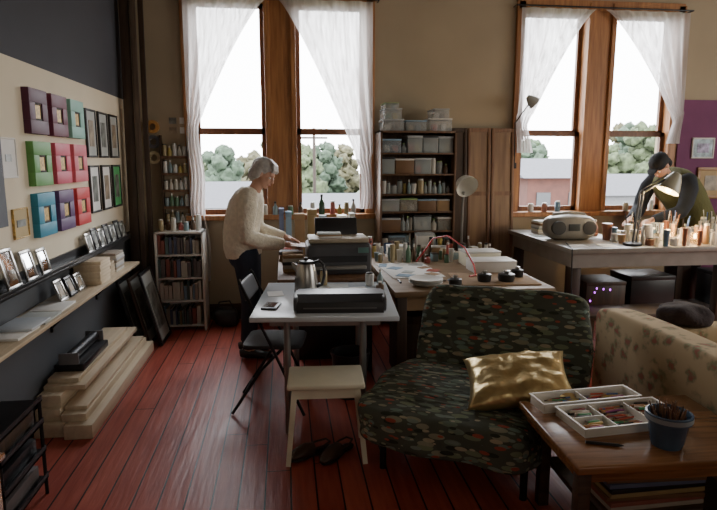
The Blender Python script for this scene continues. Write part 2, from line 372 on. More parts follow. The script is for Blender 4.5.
frame((4.49,YB-.02,1.735),(0,0,0),.26,.22,.015,.02,white,mat('pale_picture',(.35,.45,.50),.5,var=.5,scale=15),mat('blue_red_picture',(.32,.28,.42),.5,var=.9,scale=18),.14,.10,'small white framed colourful picture on plum wall')
frame((4.63,YB-.02,1.36),(0,0,0),.36,.34,.035,.025,mat('honey_frame',(.33,.17,.06),.4),mat('amber_mat',(.42,.28,.12),.6),sepia,.18,.16,'honey wood frame with amber picture on plum wall')
b=B();b.bb(XL,XL+.10,2.6,5.45,.905,.925,0,.003);b.bb(XL+.09,XL+.10,2.6,5.45,.925,.945,0,.002);b.bb(XL,XL+.015,2.6,5.45,.925,.98);b.done('picture_ledge',black,label='long narrow black picture ledge on the wall',cat='shelf')
r=root('wall_shelf',(XL,2.4,.72),'long raw pine shelf on brackets','shelf')
b=B();b.bb(0,.24,0,2.75,0,.022,0,.003);b.done('shelf_board',pinev,r)
for y in (.5,1.4,2.3):
    b=B();b.bb(0,.2,y-.012,y+.012,-.015,0);b.bb(0,.015,y-.012,y+.012,-.2,0);b.cyl((.01,y,-.17),(.17,y,-.01),.007,n=8);b.done('bracket',blackm,r)
mir=mat('mirror',(.75,.78,.8),.05,1.)
def lean(y,z,w,h,fm,mm,pm,label,x=XL+.085,tilt=12,group=None,bd=.02):
    t=D(tilt)
    rot=Euler((-t,0,0)).to_matrix();q=Matrix.Rotation(D(90),3,'Z')@rot
    e=q.to_euler();c=q@V((0,0,h/2))
    return frame((x-.02+c.x-.0,y,z+c.z),e,w,h,bd,.015,fm,mm,pm,w*.5,h*.5,label,group=group)
for y,w,h in ((3.22,.16,.22),(3.44,.14,.18),(3.64,.13,.16)): lean(y,.925,w,h,steel,mir,mir,'mirrored silver frame leaning on the ledge',group='mirrored frames on the ledge',tilt=14)
for k,y in enumerate((4.46,4.61,4.76,4.91,5.06,5.21,5.36)): lean(y,.925,.125,.15+.02*(k%2),[steel,black][k%2],silver,bwp,'small silver frame leaning on the ledge',group='small frames on the ledge')
for k,(y,h) in enumerate(((3.70,.14),(3.86,.13),(4.02,.12))): lean(y,.742,.12,h,[steel,black,steel][k],silver,sepia,'small grey frame standing on pine shelf',x=XL+.15,group='small frames on the pine shelf',tilt=20)
for k,(y,m) in enumerate(((3.0,paper),(3.28,silver),(3.54,paper),(3.12,greytop))):
    b=B();b.bb(-.09,.09,-.12,.12,0,.012,0,.002);ob=b.done('flat_canvas',m,loc=(XL+.125+.01*(k%2),y,.742+(.0121 if k==3 else 0)),rot=(0,0,ru(-.04,.04) if k!=3 else .0),label='thin flat picture canvas lying on pine shelf',cat='canvas',group='flat canvases on the pine shelf')
zz=.742
for k in range(7):
    b=B();b.bb(-.09,.09,-.13+ru(0,.02),.13-ru(0,.03),0,.023,0,.002);b.done('wood_block',pine,loc=(XL+.12,4.30+ru(-.01,.01),zz),label='sawn pine offcut stacked on the shelf',cat='wood',group='pine offcuts on the shelf');zz+=.0232
zz=.742
for k in range(5):
    b=B();b.bb(-.08,.08,-.06,.06,0,.021,0,.002);b.done('wood_block',pinev,loc=(XL+.11,4.53,zz),rot=(0,0,ru(-.06,.06)),label='short pine block stacked on the shelf',cat='wood',group='pine offcuts on the shelf');zz+=.0212
zz=.742
for k in range(8):
    b=B();b.bb(-.08,.08,-.11,.11,0,.018,0,.002);b.done('paper_pad',mat('pad_%d'%(k%3),[(.6,.57,.5),(.35,.3,.24),(.5,.5,.5)][k%3],.8),loc=(XL+.11+ru(-.008,.008),4.76,zz),label='paper pad in a stack on the shelf',cat='paper pad',group='pads stacked on the shelf');zz+=.0182
for k,(y0,y1,x0,x1,z0,h) in enumerate(((3.38,5.0,.02,.19,0,.085),(3.34,4.96,.20,.36,0,.085),(3.42,4.98,.02,.16,.0855,.07),(3.40,4.92,.17,.31,.0855,.045),(3.46,4.88,.17,.30,.131,.024),(3.46,4.86,.02,.155,.156,.07),(3.54,4.80,.03,.27,.2265,.03),(3.58,4.70,.04,.22,.257,.03))):
    b=B();b.bb(0,x1-x0,0,y1-y0,0,h,0,.003);b.done('lumber_plank',pine,loc=(XL+x0,y0,z0),label='long pale raw pine plank piled on the floor',cat='lumber',group='lumber pile by the wall')
r=root('roll_dispenser',(XL+.13,3.95,.2875),'black roller device on the lumber pile','roller')
b=B();b.bb(-.09,.09,-.26,.26,0,.05,0,.01);b.done('base',black,r)
b=B();b.cyl((0,-.24,.085),(0,.24,.085),.035,n=20);b.done('roller',blackm,r)
for s in (-1,1):
    b=B();b.box((0,s*.25,.07),(.12,.015,.1),None,0,.005);b.done('end_plate',mat('grey_plastic',(.2,.2,.21),.5),r)
for k,(x,y,w,h) in enumerate(((-1.10,5.24,.40,.66),(-1.20,5.22,.40,.62),(-1.29,5.2,.38,.6))):
    t=D(14);q=Matrix.Rotation(D(90),3,'Z')@Euler((-t,0,0)).to_matrix();c=q@V((0,0,h/2))
    frame((x+c.x,y,c.z+.006),q.to_euler(),w,h,.03,.02,black if k!=1 else dwood,silver,bwp,w*.6,h*.6,'large dark framed print leaning on the wall at floor level',group='large frames leaning at floor level')
for k,(x0,x1,y0,y1,w,t,h) in enumerate(((-1.40,-1.42,5.55,5.80,.085,.03,3.3),(-1.325,-1.345,5.55,5.80,.05,.035,3.4),(-1.26,-1.28,5.57,5.82,.045,.04,3.25))):
    d=V((x1-x0,y1-y0,h));b=B()
    b.box((0,0,d.length/2),(w,t,d.length),None,0,.003)
    qq=d.to_track_quat('Z','Y');b.done('wooden_plank',dwood if k%2==0 else woodmat('weathered_plank',(.07,.045,.03),(.14,.10,.07),axis=2),loc=(x0,y0,.003),rot=qq.to_euler(),label='tall dark weathered plank leaning in the corner',cat='plank',group='planks leaning in the corner')
# ------------------------------------------------------------ bookcase
def shelfunit(name,loc,w,d,h,zs,m,label,cat,back=True,t=.018):
    r=root(name,loc,label,cat)
    b=B();b.bb(0,t,0,d,0,h,0,.002);b.bb(w-t,w,0,d,0,h,0,.002);b.bb(0,w,0,d,h-t,h,0,.002);b.bb(t,w-t,0.02,d,.04,.04+t)
    if back:b.bb(t,w-t,d-.008,d,0,h)
    b.done('cabinet_frame',m,r)
    for z in zs:
        b=B();b.bb(t,w-t,.01,d-.008,z,z+t*.8,0,.002);b.done('shelf_board',m,r)
    return r
bx,by=-1.21,5.50
shelfunit('bookcase',(bx,by,0),.44,.27,.95,(.28,.50,.72),white,'small white bookcase full of books below the jars','bookcase')
bcol=[(.35,.30,.25),(.10,.12,.20),(.25,.08,.06),(.5,.48,.42),(.08,.13,.13),(.3,.22,.1),(.12,.1,.1),(.2,.3,.4)]
bm_=[mat('cover_%d'%i,c,.6) for i,c in enumerate(bcol)]
pagem=mat('page_block',(.6,.55,.45),.9)
def book(loc,t,d,h,m,label,group,rot=(0,0,0)):
    r=root('book',loc,label,'book',rot,group)
    b=B();b.bb(0,.0025,0,d,0,h);b.bb(t-.0025,t,0,d,0,h);b.bb(0,t,0,.003,0,h);b.done('cover',m,r)
    b=B();b.bb(.0025,t-.0025,.003,d-.005,.003,h-.003);b.done('pages',pagem,r)
cn=['tan','navy','maroon','cream','dark teal','brown','black','blue']
for z in (.058,.295,.515,.735):
    x=bx+.022
    while x<bx+.44-.06:
        t=ru(.014,.04);h=ru(.12,.19);i=random.choice([0,1,2,3,3,4,5,6,6,7,0])
        book((x,by+ru(.02,.05),z),t,.2,h,bm_[i],'%s covered book in the white bookcase'%cn[i],'books in the white bookcase');x+=t+.002
def jar(name,loc,r_,h,m,cm,label,cat,group,kind=0,cap=True):
    b=B()
    if kind==0: b.lathe([(r_*.95,0),(r_,h*.05),(r_,h*.85),(r_*.8,h*.93)],n=14)
    elif kind==1: b.lathe([(r_*.95,0),(r_,h*.04),(r_,h*.55),(r_*.4,h*.75),(r_*.35,h*.9)],n=14)
    else: b.lathe([(r_*.7,0),(r_,h*.9)],n=14)
    o=b.done(name,m,loc=loc,label=label,cat=cat,group=group)
    if cap and kind<2:
        b=B();rr=r_*(.84 if kind==0 else .42);b.lathe([(rr,h*(.9 if kind==0 else .86)),(rr,h),(rr*.9,h*1.01)],n=14);b.done('lid',cm,o)
    return o
jm=[mat('jar_%d'%i,c,.35) for i,c in enumerate([(.55,.52,.45),(.12,.07,.04),(.35,.28,.15),(.2,.28,.3),(.4,.1,.08),(.6,.6,.58),(.1,.2,.12),(.45,.35,.1)])]
jn=['cream','brown','ochre','blue grey','red','white','green','mustard']
rk=root('jar_rack',(-1.18,YB,.98),'dark wooden wall rack holding small jars','rack')
b=B();b.bb(0,.012,-.08,0,0,.86);b.bb(.25,.262,-.08,0,0,.86);b.done('side_panel',dwood,rk)
RZ=(0,.16,.32,.48,.64)
for z in RZ:
    b=B();b.bb(.012,.25,-.08,0,z,z+.012);b.bb(.012,.25,-.084,-.078,z+.012,z+.025);b.done('shelf_board',shwood,rk)
for z in RZ:
    for k in range(5):
        i=random.choice([0,5,2,3,7,4,6,0,5]);jar('jar',(-1.18+.036+k*.047,YB-.042,.98+z+.0122),.021,ru(.09,.135),jm[i],[black,white,steel][k%3],'small %s craft jar on the wall rack'%jn[i],'jar','jars on the wall rack',k%2)
for k,(z,c) in enumerate(((1.92,(.50,.25,.07)),(1.78,(.16,.16,.18)),(1.63,(.55,.46,.28)))):
    b=B();pr=[(.032,-.0),(.062,-.0),(.062,.045),(.032,.045)]
    b.rings([[V((rr*math.cos(2*math.pi*q/24),-zq,rr*math.sin(2*math.pi*q/24))) for q in range(24)] for rr,zq in pr],0,False,True)
    o=b.done('tape_roll',mat('tape_%d'%k,c,.4),loc=(-1.245,YB,z),label='roll of tape hanging on the wall',cat='tape',group='tape rolls on the wall')
for k in range(4):
    b=B();b.bb(-.035,.035,-.003,0,-.03,.03);b.done('photo_card',[bwp,paper,sepia,paper][k],loc=(-1.06+.1*(k%2),YB,1.98-.09*(k//2)),label='small photo card pinned to the wall',cat='card',group='cards pinned to the wall')
for k in range(7):
    i=random.randrange(8);jar('jar',(bx+.05+k*.057,by+.10+.06*(k%2),.9502),.024,ru(.08,.15),jm[i],white,'%s jar standing on the white bookcase'%jn[i],'jar','jars on the white bookcase',k%2)
# ------------------------------------------------------------ brown shelf unit
ux,uy=.90,5.50
shelfunit('shelf_unit',(ux,uy,0),.74,.36,1.88,(.35,.72,.91,1.10,1.27,1.46,1.66),shwood,'tall brown wooden shelf unit packed with supplies','shelf unit')
def bin_(loc,w,d,h,m,lm,label,group,cat='storage box',name='storage_box',rz=0):
    o=root(name,loc,label,cat,(0,0,rz),group)
    b=B();b.bb(0,w,0,d,0,h*.88,0,.003);b.done('box_body',m,o)
    b=B();b.bb(-.003,w+.003,-.003,d+.003,h*.88,h,0,.003);b.done('lid',lm,o)
    return o
bluel=mat('blue_lid',(.25,.38,.5),.4);greyl=mat('grey_lid',(.4,.42,.43),.4);brn=mat('brown_drawer',(.16,.085,.04),.5);grnl=mat('green_lid',(.25,.38,.15),.4)
tint=[glassmat('clear_box_%d'%i,c,.45,.2) for i,c in enumerate([(.55,.60,.60),(.5,.47,.40),(.40,.46,.5)])]
bxm=tint*3+[brn,brownc,mat('oatmeal_box',(.4,.36,.28),.6),bm_[4]]
for ti,(z,h,bp_) in enumerate(((.735,.17,.3),(.925,.17,.2),(1.115,.15,.8),(1.285,.17,.0),(1.475,.18,.35),(1.675,.185,.95))):
    x=ux+.022
    while x<ux+.70:
        if rnd()<bp_:
            w=ru(.12,.2)
            if x+w>ux+.715:
                w=ux+.712-x
                if w<.06: break
            hh=h*ru(.7,.92);bm2=random.choice(bxm)
            bin_((x,uy+.03,z),w,.26,hh,bm2,random.choice([greyl,bluel,white,black,grnl]),'clear lidded supply bin in the shelf unit','supply bins in the shelf unit')
            if bm2 in tint:
                for q in range(2):
                    b=B();b.sbox((0,0,hh*.28),(w*.36,.12,hh*.56),5,6,wob=.2,ws=20);b.done('small_packet',jm[random.randrange(8)],loc=(x+w*(.27+.45*q),uy+.12,z+.0035),label='bundled craft supplies inside a clear bin',cat='packet',group='packets inside the clear bins')
            x+=w+.008
        else:
            rr=ru(.015,.034);i=random.randrange(8)
            if x+2*rr>ux+.715:break
            jar('bottle',(x+rr,uy+.05+ru(0,.05),z),rr,h*ru(.45,.9),random.choice([jm[random.choice([0,1,2,3,5,i])],tint[0]]),random.choice([white,black,grnl]),'%s supply bottle in the shelf unit'%jn[i],'bottle','bottles in the shelf unit',random.choice([0,0,1]));x+=2*rr+.004
tubm=glassmat('clear_tub',(.66,.70,.70),.35,.15)
for k,(x,w,h,z,lm) in enumerate(((.93,.2,.11,1.8803,greyl),(1.15,.2,.1,1.8803,bluel),(1.38,.22,.12,1.8803,white),(.94,.17,.1,1.9906,greyl),(1.42,.15,.09,2.0006,greyl),(.95,.13,.05,2.0908,grnl))):
    bin_((x,5.54,z),w,.26,h,tubm,lm,'clear plastic tub with lid on top of shelf unit','tubs on the shelf unit')
    for q in range(2):
        b=B();b.bb(-.025,.025,-.05,.05,0,h*.55,0,.006);b.done('small_packet',jm[(k*2+q)%8],loc=(x+w*(.3+.4*q),5.66,z+.0035),label='small packet inside clear plastic tub',cat='packet',group='packets inside the tubs')
r=root('folding_screen',(1.68,5.70,0),'tall rough brown wooden panelled screen standing against wall','screen',(D(-3.5),0,0))
for k,(x0,x1) in enumerate(((0,.16),(.17,.41),(.42,.66))):
    m=woodmat('red_crate_wood',(.13,.06,.03),(.24,.13,.07),axis=2) if k else dwood
    b=B();b.bb(x0,x0+.03,0,.03,0,1.93,0,.003);b.bb(x1-.03,x1,0,.03,0,1.93,0,.003)
    for z in (0,.62,1.25,1.89): b.bb(x0+.03,x1-.03,0,.03,z,z+.04)
    o=b.done('screen_frame',m,r)
    b=B();b.bb(x0+.03,x1-.03,.012,.02,.04,1.89);b.done('screen_panel',woodmat('crate_board',(.16,.09,.05),(.30,.19,.11),axis=2,scale=1.5) if k else dwood,o)
r=root('desk_lamp',(1.62,5.20,.7402),'grey desk lamp with round shade and slim stand','lamp')
b=B();b.lathe([(.09,0),(.09,.012),(.03,.025)]);b.done('base',blackm,r)
b=B();b.loft([(0,0,.02),(0,0,.4),(.0,-.01,.5),(0,-.03,.58)],.012,10);b.done('pole',mat('lamp_pole_grey',(.25,.25,.24),.4,.5),r)
b=B();R=Euler((D(-60),0,D(12))).to_matrix()
prof=[(.105,-.05),(.1,-.02),(.075,.035),(.04,.07),(.015,.08)]
b.rings([[R@V((rr*math.cos(2*math.pi*q/28),rr*math.sin(2*math.pi*q/28),zq))+V((0,-.06,.65)) for q in range(28)] for rr,zq in prof],0,False)
b.done('lamp_shade',mat('pale_enamel',(.66,.66,.60),.4),r)
# ------------------------------------------------------------ tables
def table(name,loc,rz,w,d,h,tm,lm,label,t=.03,leg=.02,apron=0,am=None,round_=True,inset=.05,ix=None):
    r=root(name,loc,label,'table',(0,0,rz));ix=ix or inset
    b=B();b.bb(-w/2,w/2,-d/2,d/2,h-t,h,0,.006);b.done('tabletop',tm,r)
    for sx in (-1,1):
        for sy in (-1,1):
            x=sx*(w/2-ix);y=sy*(d/2-inset);b=B()
            if round_: b.cyl((x,y,0),(x,y,h-t),leg,n=12)
            else: b.bb(x-leg,x+leg,y-leg,y+leg,0,h-t,0,.004)
            b.done('leg',lm,r)
    if apron:
        b=B();i=inset
        b.bb(-w/2+i,w/2-i,-d/2+i-.01,-d/2+i+.01,h-t-apron,h-t);b.bb(-w/2+i,w/2-i,d/2-i-.01,d/2-i+.01,h-t-apron,h-t)
        b.bb(-w/2+i-.01,-w/2+i+.01,-d/2+i,d/2-i,h-t-apron,h-t);b.bb(w/2-i-.01,w/2-i+.01,-d/2+i,d/2-i,h-t-apron,h-t);b.done('apron',am or lm,r)
    return r
RZ1=D(-5)
table('work_table',(.245,3.61,0),RZ1,.84,.94,.74,greytop,chrome,'pale topped work table with grey metal legs',apron=.05,ix=.2,inset=.11)
table('side_table',(.30,4.92,0),0,.74,1.42,.74,woodmat('brown_top',(.12,.06,.03),(.2,.11,.06),axis=1),blackm,'dark brown table holding the printer')
table('cutting_table',(1.27,4.53,0),0,1.12,1.66,.74,woodmat('beech_top',(.22,.14,.075),(.32,.22,.13),axis=0),dwood,'large wooden cutting table covered with supplies',t=.04,leg=.035,round_=False,apron=.1,am=brownc)
b=B();b.bb(-.20,.20,-.32,.32,0,.006,0,.002);b.done('paper_sheet',paper,loc=(.96,4.46,.7402),rot=(0,0,.06),label='large white sheet lying on cutting table',cat='paper')
b=B();b.bb(-.28,.28,-.22,.22,0,.010,0,.002);b.done('kraft_sheet',brownc,loc=(1.50,4.02,.7402),rot=(0,0,-.05),label='brown kraft board lying on cutting table',cat='cardboard')
zz=.7402
for k in range(5):
    b=B();b.bb(-.1,.1,-.07,.07,0,.022,0,.003);b.done('paper_packet',[paper,silver,white,creamp,paper][k],loc=(1.0,5.1,zz),rot=(0,0,ru(-.1,.1)),label='white paper packet stacked on cutting table',cat='paper',group='paper packets on the cutting table');zz+=.0222
bin_((1.44,4.27,.7402),.34,.22,.09,white,white,'white lidded carton on cutting table','cartons','carton','carton')
bin_((1.46,4.56,.7402),.3,.2,.12,creamp,white,'cream carton on cutting table','cartons','carton','carton')
zz=.7402
for k in range(4):
    b=B();b.lathe([(.05,0),(.09,.012),(.12,.028),(.115,.03),(.085,.016),(.01,.010)],n=28);b.done('plate',[white,silver,white,paper][k],loc=(.96,3.88,zz),label='white shallow dish stacked on cutting table',cat='dish',group='dishes stacked on the cutting table');zz+=.0085
for k,(x,y,r_) in enumerate(((1.40,3.93,.05),(1.56,3.92,.06),(1.16,3.84,.045),(1.70,4.06,.045))):
    b=B();b.lathe([(r_*.9,0),(r_,.02),(r_,.05),(r_*.8,.055),(r_*.3,.06)],n=20);o=b.done('ink_tin',black,loc=(x,y,.7504 if k!=2 else .7402),label='round black tin on cutting table',cat='tin',group='round black tins on the cutting table')
    b=B();b.lathe([(r_*.35,.06),(r_*.4,.075),(.004,.078)],n=16);b.done('knob',steel,o)
b=B();pts=[(1.10,4.80,.75),(1.15,4.78,.82),(1.22,4.70,.96),(1.30,4.55,1.0),(1.38,4.34,.93),(1.41,4.20,.82),(1.40,4.12,.758),(1.34,4.08,.757)]
b.loft(pts,.007,8);b.done('red_cord',mat('red_rubber',(.50,.02,.02),.4),label='red rubber cord looping over cutting table',cat='cord')
for k in range(3):
    b=B();b.lathe([(.03,0),(.034,.01),(.034,.1),(.03,.1),(.03,.012),(.001,.012)],n=20);b.done('mug',[white,mat('blue_glaze',(.08,.15,.3),.2),brownc][k],loc=(.84+.1*k,5.3,.7402),label='cylindrical mug on cutting table',cat='mug',group='mugs on the cutting table')
bin_((1.20,5.2,.7402),.16,.12,.2,white,greyl,'small white appliance with grey top','appliances','appliance','coffee_grinder')
occ=[(1.0,5.1,.14),(.94,5.3,.16),(1.28,5.26,.12),(1.60,4.66,.21),(1.60,4.4,.2),(.96,3.88,.13),(1.40,3.93,.06),(1.56,3.92,.07),(1.16,3.84,.055),(1.62,5.20,.1),(1.70,4.06,.05),(1.10,4.80,.03)]
def free(x,y,r_): return all((x-a)**2+(y-c)**2>(r_+q)**2 for a,c,q in occ)
def spot(x0,x1,y0,y1,r_):
    for _ in range(80):
        x=ru(x0,x1);y=ru(y0,y1)
        if free(x,y,r_): occ.append((x,y,r_));return x,y
sc=[paper,silver,creamp,brownc,bm_[1],jm[3]]
for k in range(10):
    p=spot(1.20,1.76,4.84,5.3,.055)
    if p:
        w=ru(.05,.08);bin_((p[0]-w/2,p[1]-.035,.7402),w,.07,ru(.03,.13),random.choice(sc+[black]),random.choice([white,black,greyl]),'small box among tools on cutting table','small boxes on the cutting table',rz=ru(-.2,.2))
for k in range(40):
    p=spot(.76,1.78,4.76,5.32,.030)
    if p: i=random.randrange(8);jar('jar',(p[0],p[1],.7402),ru(.014,.027),ru(.06,.19),jm[i],random.choice([white,black]),'%s jar among tools on cutting table'%jn[i],'jar','jars on the cutting table',random.choice([0,1,2]))
def tool(x,y,z,rz,k):
    r=root('craft_knife' if k%2 else 'scissors',(x,y,z),('craft knife with dark grip' if k%2 else 'steel scissors with dark handles')+' lying on a table','tool',(0,0,rz),'hand tools on the tables')
    if k%2:
        b=B();b.loft([(-.07,0,.007),(.03,0,.007)],.007,8);b.done('handle',black if k%4==1 else bm_[7],r)
        b=B();b.bb(.03,.075,-.004,.004,.005,.008);b.done('blade',steel,r)
    else:
        for s in (-1,1):
            b=B();b.box((.04,s*.004,.005+.002*s),(.10,.012,.003),(0,0,s*.10));b.done('blade',steel,r)
            b=B();pr=[V((-.05+.026*math.cos(a*.5236),s*.022+.017*math.sin(a*.5236),.006)) for a in range(12)]
            b.rings([[p+V((0,0,.004)),p+(p-V((-.05,s*.022,.006)))*.25,p-V((0,0,.004)),p-(p-V((-.05,s*.022,.006)))*.25] for p in pr],0,False,True);b.done('handle',black,r)
for k in range(6):
    p=spot(.8,1.14,3.76,4.08,.06)
    if p: tool(p[0],p[1],.7404,ru(0,6.28),k)
for k in range(9):
    p=spot(.78,1.16,4.2,4.72,.07)
    if p:
        b=B();b.box((0,0,.0015),(ru(.08,.13),ru(.06,.10),.003));b.done('paper_scrap',random.choice([silver,creamp,brownc,bm_[7],jm[4]]),loc=(p[0],p[1],.7464),rot=(0,0,ru(0,3)),label='cut paper scrap lying on the white sheet',cat='paper',group='paper scraps on the cutting table')
for k,(x,y,w,d,h,m) in enumerate(((.80,3.95,.38,.45,.50,dwood),(1.25,3.98,.42,.45,.52,dwood),(.08,4.55,.5,.4,.4,black),(1.2,4.8,.5,.4,.4,dwood))):
    bin_((x,y,0),w,d,h,m,m,'dark storage carton under the table','cartons under the tables','carton','carton')
r=root('waste_bin',(.42,3.80,0),'black waste bin with flared rim under pale table','bin')
b=B();b.lathe([(.10,0),(.13,.30),(.138,.30),(.138,.315),(.125,.315),(.095,.012),(.002,.012)],n=24);b.done('bin_body',black,r)
def P(x,y):
    c,s=math.cos(RZ1),math.sin(RZ1);return (.24+x*c-y*s,3.58+x*s+y*c,.7402)
r=root('laminator',P(.09,-.23),'long low black laminating machine on pale table','laminator',(0,0,RZ1))
b=B();b.rings([[V((x,y,z)) for y,z in ((-.13,0),(.13,0),(.13,.06),(.09,.095),(-.05,.095),(-.12,.06),(-.13,.03))] for x in (-.25,-.24,.24,.25)]);b.done('housing',black,r,ang=25)
b=B();b.bb(-.21,.21,-.132,-.125,.025,.032);b.done('feed_slot',mat('dim_grey_strip',(.12,.12,.12),.4),r)
for s in (-1,1):
    b=B();b.sbox((s*.255,0,.045),(.03,.25,.09),5,6);b.done('end_cap',mat('dark_grey_plastic',(.05,.05,.055),.4),r)
r=root('electric_kettle',P(-.13,.18),'brushed steel electric kettle with black handle','kettle',(0,0,D(-20)))
b=B();b.lathe([(.078,0),(.08,.02)],n=28);b.done('base',black,r)
b=B();b.lathe([(.078,.02),(.077,.06),(.068,.14),(.058,.185),(.054,.195)],n=32);b.loft([(-.045,0,.15),(-.075,0,.17),(-.095,0,.195)],[(.03,.025),(.02,.018),(.008,.01)],12);b.done('kettle_body',steel,r)
b=B();b.lathe([(.055,.195),(.045,.212),(.012,.218),(.012,.232),(.004,.236)],n=24);b.done('lid',black,r)
b=B();b.loft([(.05,0,.20),(.09,0,.215),(.12,0,.19),(.125,0,.12),(.11,0,.06),(.075,0,.045)],[(.01,.013)]*6,12);b.done('handle',black,r)
b=B();b.box((0,0,.006),(.09,.16,.012),None,0,.004);o=b.done('drawing_tablet',black,loc=P(-.32,-.2),rot=(0,0,D(-12)),label='small black tablet on pale table',cat='tablet')
b=B();b.box((0,0,.0125),(.06,.11,.002));b.done('screen',mat('dark_screen',(.05,.06,.08),.1),o)
for k,(x,y,w,d,rz,m) in enumerate(((.20,.17,.21,.28,.2,paper),(.05,.36,.2,.15,-.1,silver),(-.33,.14,.1,.14,.1,paper))):
    b=B();b.box((0,0,.0015),(w,d,.003));b.done('paper_sheet',m,loc=P(x,y),rot=(0,0,rz),label='sheet of paper lying on pale table',cat='paper',group='papers on the pale table')
tool(*P(.36,.02),1.0,1)
for k,(x,y,rr,h,i) in enumerate(((.30,.38,.03,.09,5),(.37,.33,.022,.12,3),(-.02,.40,.025,.11,2),(.36,.22,.028,.06,1))):
    q=P(x,y);jar('jar',(q[0],q[1],.7435),rr,h,jm[i],[black,white][k%2],'%s jar on pale table'%jn[i],'jar','jars on the pale table',k%2)
r=root('printer',(.40,4.50,.7402),'bulky grey and black printer with paper trays','printer')
b=B();b.sbox((0,0,.12),(.5,.36,.24),12,12);b.done('housing',mat('printer_grey',(.055,.055,.06),.45),r)
b=B();b.bb(-.2,.2,-.22,-.17,.05,.075,0,.005);b.done('output_tray',mat('light_grey_plastic',(.22,.21,.19),.5),r)
b=B();b.bb(-.21,.21,-.182,-.172,.10,.15);b.done('paper_slot',black,r)
b=B();b.box((0,.02,.257),(.46,.32,.035),None,0,.01);b.done('lid',mat('beige_plastic',(.34,.28,.20),.5),r)
b=B();b.box((0,.15,.335),(.34,.015,.15),(D(-18),0,0),0,.004);b.done('rear_tray',black,r)
b=B();b.bb(.14,.22,-.186,-.176,.17,.21);b.done('control_panel',mat('panel_green',(.1,.2,.18),.3),r)
for k in range(3):
    b=B();b.bb(-.09,.09,-.06,.06,0,.012,0,.002);b.done('paper_packet',[paper,brownc,silver][k],loc=(.33,4.47,1.0151+.0122*k),rot=(0,0,ru(-.3,.3)),label='paper packet lying on top of the printer',cat='paper',group='packets on the printer')
for k,(x,w,h,m) in enumerate(((-.12,.05,.17,bm_[1]),(-.06,.06,.14,bm_[7]),(.02,.1,.12,brownc),(.14,.09,.16,bm_[5]),(.25,.07,.1,bm_[4]),(.42,.09,.1,creamp),(.53,.05,.12,bm_[3]))):
    bin_((x+.06,5.32,.7402),w-.008,.12,h+.26,m,m,'upright box behind the printer','boxes behind the printer','carton','carton')
jar('bottle',(.36,5.82,1.0704),.032,.2,mat('green_glass',(.02,.07,.03),.1),black,'dark green glass bottle on window sill','bottle','bottles on the sill',1)
jar('bottle',(.27,5.82,1.0704),.025,.12,jm[5],white,'small white bottle on window sill','bottle','bottles on the sill',0)
for k,(x,h) in enumerate(((-.2,.1),(-.1,.13),(.05,.09),(.15,.12),(.47,.13),(.54,.1),(.61,.12),(.68,.15))): jar('jar',(x,5.83,1.0704),.026,h,jm[(k*3)%8],[white,black][k%2],'jar on window sill','jar','bottles on the sill',k%2)
b=B();b.lathe([(.05,0),(.055,.04),(.05,.09),(.03,.10)],n=20);b.done('bowl',jm[4],loc=(.0,5.2,.7402),label='red bowl on dark table',cat='bowl')
for k in range(7):
    jar('jar',(.2+.065*k,4.88+.05*(k%2),.7402),.026,.1+.02*(k%4),jm[(k*5+2)%8],[black,white][k%2],'jar beside the printer','jar','jars beside the printer',k%2)
zz=.7402
for k in range(3):
    b=B();b.bb(-.10,.10,-.06,.06,0,.03,0,.003);b.done('sketchbook',[bm_[5],brownc,bm_[6]][k],loc=(.04,5.02,zz),rot=(0,0,ru(-.1,.1)),label='sketchbook stacked on dark table',cat='book',group='sketchbooks on the dark table');zz+=.0302
# ------------------------------------------------------------ stool
r=root('stool',(.200,3.03,0),'cream painted wooden stool with splayed legs','stool',(0,0,D(-3)))
b=B();b.box((0,0,.43),(.41,.30,.03),None,0,.01,3);b.done('seat',creamp,r)
for sx in (-1,1):
    for sy in (-1,1):
        b=B();b.loft([(sx*.205,sy*.15,0),(sx*.165,sy*.11,.416)],[(.018,.018),(.022,.022)],4,ref=(1,1,0));b.done('leg',creamp,r,smooth=False)
b=B()
b.bb(-.16,.16,-.125,-.105,.36,.416);b.bb(-.16,.16,.105,.125,.36,.416);b.bb(-.175,-.155,-.11,.11,.36,.416);b.bb(.155,.175,-.11,.11,.36,.416);b.done('apron',creamp,r)
def shoe(loc,rz):
    r=root('clog_shoe',loc,'dark brown leather clog under the stool','shoe',(0,0,rz),'pair of clogs')
    b=B();b.loft([(0,-.13,.012),(0,-.1,.012),(0,-.03,.012),(0,.05,.012),(0,.1,.012),(0,.13,.012)],[(.011,.02),(.012,.034),(.012,.03),(.012,.045),(.012,.042),(.01,.02)],16,ref=(0,0,1));b.done('sole',black,r)
    b=B();b.loft([(0,-.01,.03),(0,.03,.04),(0,.08,.035),(0,.115,.028),(0,.135,.02)],[(.04,.036),(.038,.044),(.028,.043),(.018,.034),(.006,.012)],16,ref=(0,0,1));b.done('upper',mat('brown_leather',(.06,.03,.018),.45),r)
    b=B();b.loft([(-.03,-.0,.05),(-.035,-.06,.05),(-.02,-.115,.055),(.02,-.115,.055),(.035,-.06,.05),(.03,0,.05)],.006,8);b.done('strap',MC['brown_leather'],r)
shoe((.11,2.99,0),D(120));shoe((.255,2.97,0),D(138))
